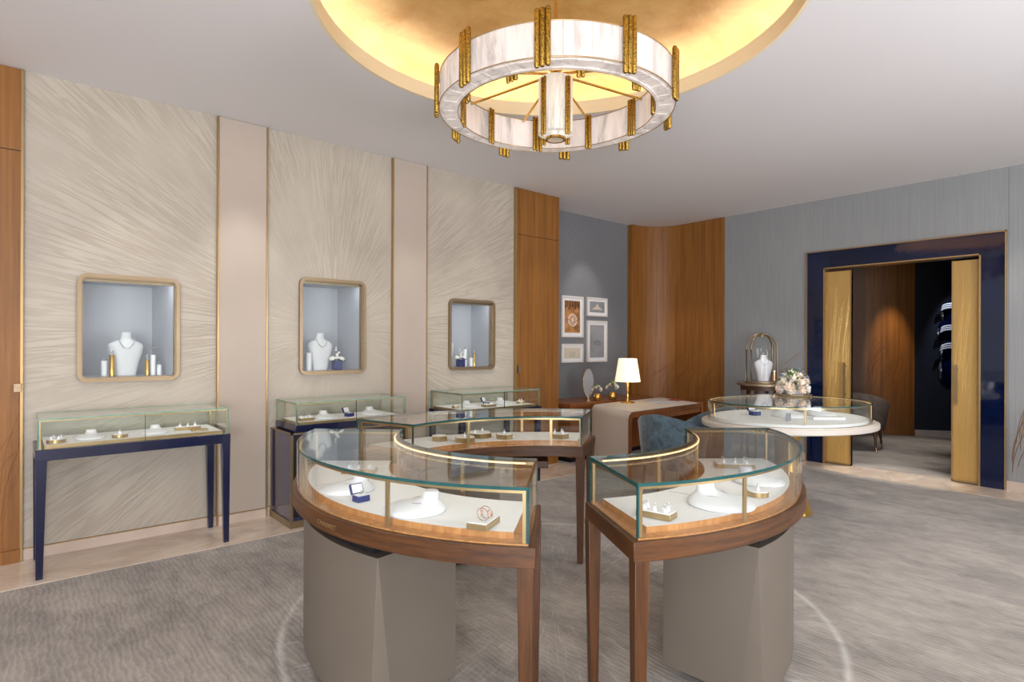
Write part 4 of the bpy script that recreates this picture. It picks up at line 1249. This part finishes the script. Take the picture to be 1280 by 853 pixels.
# picture frames
def frame(x0, x1, z0, z1, label, deco, mat):
    t = thing('picture_frame', label, 'framed photograph', ((x0+x1)/2, Y2, z0), 0, None)
    bm = BM()
    for a, b, c_, d in ((x0, x1, z0, z0+.022), (x0, x1, z1-.022, z1), (x0, x0+.022, z0+.022, z1-.022), (x1-.022, x1, z0+.022, z1-.022)):
        box(bm, a, b, Y2-.03, Y2-.002, c_, d)
    part('frame', bm, 'frame_white', t, True, bev=.002)
    bm = BM(); box(bm, x0+.02, x1-.02, Y2-.016, Y2-.004, z0+.02, z1-.02); part('mount', bm, 'white', t, True)
    m_ = .045 if z1-z0 > .35 else .038
    bm = BM(); box(bm, x0+.02+m_, x1-.02-m_, Y2-.018, Y2-.0155, z0+.02+m_, z1-.02-m_); pr_ = part('print', bm, mat, t, True)
    cx, cz = (x0+x1)/2, (z0+z1)/2; y = Y2-.0185
    bm = BM()
    if deco == 'watch':
        tube(bm, ringpts((cx, y, cz-.05), .085, 'y', 28), .006, 6, 0, True); tube(bm, ringpts((cx, y, cz-.05), .065, 'y', 28), .003, 6, 0, True)
        for k in range(7):
            a = k*.9; tube(bm, [(cx, y, cz-.05), (cx+.055*math.cos(a), y, cz-.05+.055*math.sin(a))], .004, 5)
        part('dial_image', bm, 'petal_white', pr_, True)
        bm = BM()
        for k in range(9): box(bm, x0+.07+k*.035, x0+.07+k*.035+.018, y-.001, y+.001, z1-.18+.02*math.sin(k*2), z1-.068)
        part('dark_stripes', bm, 'black', pr_, True)
    elif deco == 'peak':
        v = [bm.verts.new(p) for p in ((cx-.12, y, cz-.04), (cx+.12, y, cz-.04), (cx+.03, y, cz+.01), (cx, y, cz+.055), (cx-.03, y, cz+.01))]; quad(bm, v)
        part('pale_peak', bm, 'creamprint', pr_, True)
    elif deco == 'tiara':
        for k in range(5):
            tube(bm, ringpts((cx-.06+.03*k, y, cz-.02+.02*math.sin(PI*k/4)), .018, 'y', 14), .004, 5, 0, True)
        tube(bm, [(cx-.08, y, cz-.045), (cx+.08, y, cz-.045)], .005, 6)
        part('tiara_image', bm, 'greycard', pr_, True)
    else:
        for k in range(5): tube(bm, [(cx-.05+.025*k, y, cz-.05), (cx-.05+.025*k, y, cz+.02+.01*(k % 2))], .0015, 5)
        part('pencil_lines', bm, 'greycard', pr_, True)
frame(5.815, 6.26, 1.615, 2.20, 'upper left framed photograph, sepia print of a pale dial, on the grey wall', 'watch', 'sepia')
frame(5.815, 6.26, 1.256, 1.522, 'lower left framed cream sketch, smallest frame on the grey wall', 'sketch', 'creamprint')
frame(6.345, 6.79, 1.93, 2.205, 'upper right framed grey landscape photograph on the grey wall', 'peak', 'greyprint')
frame(6.345, 6.79, 1.256, 1.865, 'lower right tall framed grey photograph of a tiara on the grey wall', 'tiara', 'greyprint')

# tub chairs
def tub_chair(loc, rz, label, mat, s=1.0, proto={}):
    if mat in proto:
        o = dup(proto[mat], loc, rz, label); return o
    t = thing('tub_chair', label, 'chair', loc, rz)
    bm = BM(); n = 28; V = []
    for i in range(n+1):
        q = -1+2*i/n; a = PI/2+q*rad(112)          # back centred on +y
        h = .84-.22*abs(q)**1.6
        row = []
        for (r, z) in ((.30, .30), (.315, .34), (.345, .55), (.365, h-.02), (.355, h), (.335, h-.015), (.31, .55), (.285, .40), (.27, .32)):
            row.append(bm.verts.new((r*math.cos(a)*.95, r*math.sin(a)*.92, z if z < .5 else z)))
        V.append(row)
    for a, b in zip(V, V[1:]):
        for k in range(len(a)): quad(bm, (a[k], a[(k+1) % len(a)], b[(k+1) % len(a)], b[k]))
    quad(bm, V[0]); quad(bm, V[-1][::-1])
    part('back_shell', bm, mat, t, smooth=60)
    bm = BM(); loft(bm, [(.30, .25, .24, 0, 0), (.31, .275, .262, 0, 0), (.43, .28, .27, 0, -.01), (.455, .26, .25, 0, -.01)], 36, 0, True, 2.6); part('seat', bm, mat, t, smooth=60)
    for x, y in ((-.2, -.2), (.2, -.2), (-.19, .2), (.19, .2)):
        bm = BM(); tube(bm, [(x, y, .31), (x*1.15, y*1.15, .0)], [.02, .012], 12)
        lg = part('leg', bm, 'walnut_v', t, smooth=50)
        bm = BM(); tube(bm, [(x*1.118, y*1.118, .07), (x*1.15, y*1.15, .0)], [.0155, .0135], 12); part('brass_ferrule', bm, 'brass', lg, smooth=50)
    proto[mat] = t; return t
tub_chair((5.02, 3.36, 0), rad(96), 'blue velvet tub chair in front of the desk, partly behind the front right showcase', 'velvet')
tub_chair((5.74, 3.46, 0), rad(228), 'blue velvet tub chair furthest right at the desk, mostly behind the oval showcase', 'velvet')
tub_chair((9.45, 3.12, 0), rad(100), 'grey taupe tub chair standing in the room beyond the portal', 'grey_velvet')
tub_chair((6.60, .30, 0), rad(130), 'dark plum chair only just showing at the right edge of the picture', 'plum')

# glass dome on half-moon table
t = thing('bistro_table', 'small round wooden table carrying the glass dome, by the blue grey wall', 'table', (7.43, 3.63, 0))
bm = BM(); lathe(bm, [(.285, .985), (.30, .99), (.30, 1.012), (.29, 1.018)], (0, 0, 0), 48); part('table_top', bm, 'bronze', t, smooth=40)
bm = BM(); lathe(bm, [(.26, .93), (.26, .985)], (0, 0, 0), 48); part('apron', bm, 'walnut_h', t, smooth=40)
for k in range(6):
    a = rad(60*k+10); bm = BM(); frus(bm, (.25*math.cos(a), .25*math.sin(a)), (.235*math.cos(a), .235*math.sin(a)), a, .012, .02, 0, .935); part('leg', bm, 'walnut_v', t)
t = thing('glass_dome', 'arched glass dome with bronze ribs over a white bust, left of the portal', 'display dome', (7.43, 3.63, 1.0185))
bm = BM(); lathe(bm, [(.205, 0), (.21, .005), (.21, .022), (.2, .026)], (0, 0, 0), 48); part('base', bm, 'bronze', t, smooth=40)
bm = BM(); pr = [(.195, .026), (.195, .44)]+[(.195*math.cos(q), .44+.195*math.sin(q)) for q in [PI/2*i/10 for i in range(1, 10)]]+[(.004, .635)]
loft(bm, [(z, r, r, 0, 0) for r, z in pr], 48, 0, False); part('glass_cloche', bm, 'cloche', t, smooth=60)
acr = rad(-41)
for off in (0, rad(28)):
    a = acr+off
    pts = [(.201*math.cos(q)*math.cos(a) if q is not None else 0, .201*math.cos(q)*math.sin(a), .44+.201*math.sin(q)) for q in [PI*i/24 for i in range(25)]]
    pts = [(.201*math.cos(a), .201*math.sin(a), .024)]+pts+[(-.201*math.cos(a), -.201*math.sin(a), .024)]
    if 1:
        bm = BM(); tube(bm, pts, .012, 8); part('bronze_rib', bm, 'bronze', t, smooth=60)
bm = BM(); lathe(bm, [(.04, .60), (.035, .63)], (0, 0, 0), 20); part('light_cap', bm, 'bronze', t)
bust((7.41, 3.60, 1.045), rad(-45), 1.0, 'white necklace bust standing inside the glass dome')
t = thing('jewellery_riser', 'slim rose gold column beside the bust inside the glass dome', 'display riser', (7.50, 3.50, 1.045))
bm = BM(); lathe(bm, [(.014, 0), (.014, .12)], (0, 0, 0), 20); part('column', bm, 'rosegold', t)
bm = BM(); lathe(bm, [(.022, .12), (.022, .135)], (0, 0, 0), 20); part('jewel', bm, 'silver', t)

# ------------------------------------------------------------------ light
w = bpy.data.worlds.new('world'); S.world = w; w.use_nodes = True
bg = w.node_tree.nodes['Background']; bg.inputs[0].default_value = lin((244, 244, 246)); bg.inputs[1].default_value = .85
WARM = (255, 226, 190); NEU = (255, 250, 245)
# wall washers
for x in (-.6, .7, 1.48, 2.3, 3.1, 3.9, 4.9):
    spot((x, 4.35 if x != 1.48 else 4.6, CZ-.02), (x, W, 1.5), 26 if x != 1.48 else 40, 46, .9, NEU)
for x in (.2, 1.5, 3.9):
    spot((x, 3.9, CZ-.02), (x+.2, 4.95, .85), 35, 45, .7, NEU)
# showcases
for tx, ty in ((1.15, 2.3), (1.3, 1.9), (2.2, 1.3), (2.8, 1.55), (2.5, 3.3), (5.4, 2.35)):
    d = Vector((tx-CC[0], ty-CC[1], 0)); d = d.normalized()*1.75
    px, py = (CC[0]+d.x, CC[1]+d.y) if tx < 5 else (4.9, 1.6)
    spot((px, py, CZ-.02), (tx, ty, .8), 24, 46, .7, NEU)
# floor and surroundings
for x, y in ((.1, 3.4), (3.6, .4), (5.0, .6), (4.2, 4.0), (6.4, 1.4), (0.2, .8), (2.4, -.8), (6.6, 2.9)):
    spot((x, y, CZ-.02), (x+.1, y, 0), 50, 85, .9, NEU)
# desk corner and right wall
spot((6.2, 5.0, CZ-.02), (6.3, Y2, 1.8), 30, 50, .7, NEU); spot((6.3, 4.3, CZ-.02), (6.2, 4.6, .75), 40, 45, .7, NEU)
spot((6.7, 4.4, CZ-.02), (7.8, 5.2, .9), 45, 40, .8, WARM); spot((7.0, 3.6, CZ-.02), (7.5, 3.6, 1.1), 30, 40, .8, NEU)
spot((6.9, 1.0, CZ-.02), (7.9, .9, 1.2), 35, 60, .8, NEU)
# salon beyond
spot((10.55, 2.9, CZ-.05), (11.3, 3.3, 1.5), 170, 24, .9, WARM)
spot((11.3, 2.0, CZ-.05), (11.8, 2.5, 1.7), 130, 30, .7, (220, 232, 255))
spot((9.0, 2.3, CZ-.05), (9.0, 2.7, 0), 230, 34, .9, NEU); spot((10.3, 2.6, CZ-.05), (10.6, 2.7, 0), 200, 34, .9, NEU)
spot((8.3, 2.2, CZ-.05), (7.75, 2.25, 0), 420, 28, .7, NEU)
# added fill lights behind the viewer, aimed up to brighten the ceiling
area((-1.8, -1.9, 1.3), (2.5, 3, 6.2), 330, 3.6, 2.0, (246, 246, 252))
area((3.7, -2.7, 1.3), (3.9, 2.5, 6.4), 160, 2.0, 2.0, (246, 246, 252))

# ------------------------------------------------------------------ camera
f = 727
cam = bpy.data.cameras.new('camera'); cam.sensor_width = 36; cam.lens = f/1280*36; cam.clip_start = .05
cam.shift_y = 5.2/1280
co = bpy.data.objects.new('camera', cam); COL.objects.link(co); co.location = (0, 0, 1.5)
th = rad(49.29)
fw = Vector((math.cos(th), math.sin(th), 0))
q = fw.to_track_quat('-Z', 'Y')
co.rotation_euler = (q.to_matrix().to_4x4() @ Matrix.Rotation(rad(.2), 4, 'Z')).to_euler()
S.camera = co
S.view_settings.view_transform = 'Standard'; S.view_settings.look = 'None'; S.view_settings.gamma = 1
S.view_settings.use_curve_mapping = False
S.view_settings.exposure = 0.12
S.cycles.use_denoising = True
S.cycles.max_bounces = 10; S.cycles.diffuse_bounces = 4; S.cycles.glossy_bounces = 4
S.cycles.transparent_max_bounces = 40; S.cycles.caustics_reflective = False; S.cycles.caustics_refractive = False
S.cycles.sample_clamp_indirect = 6
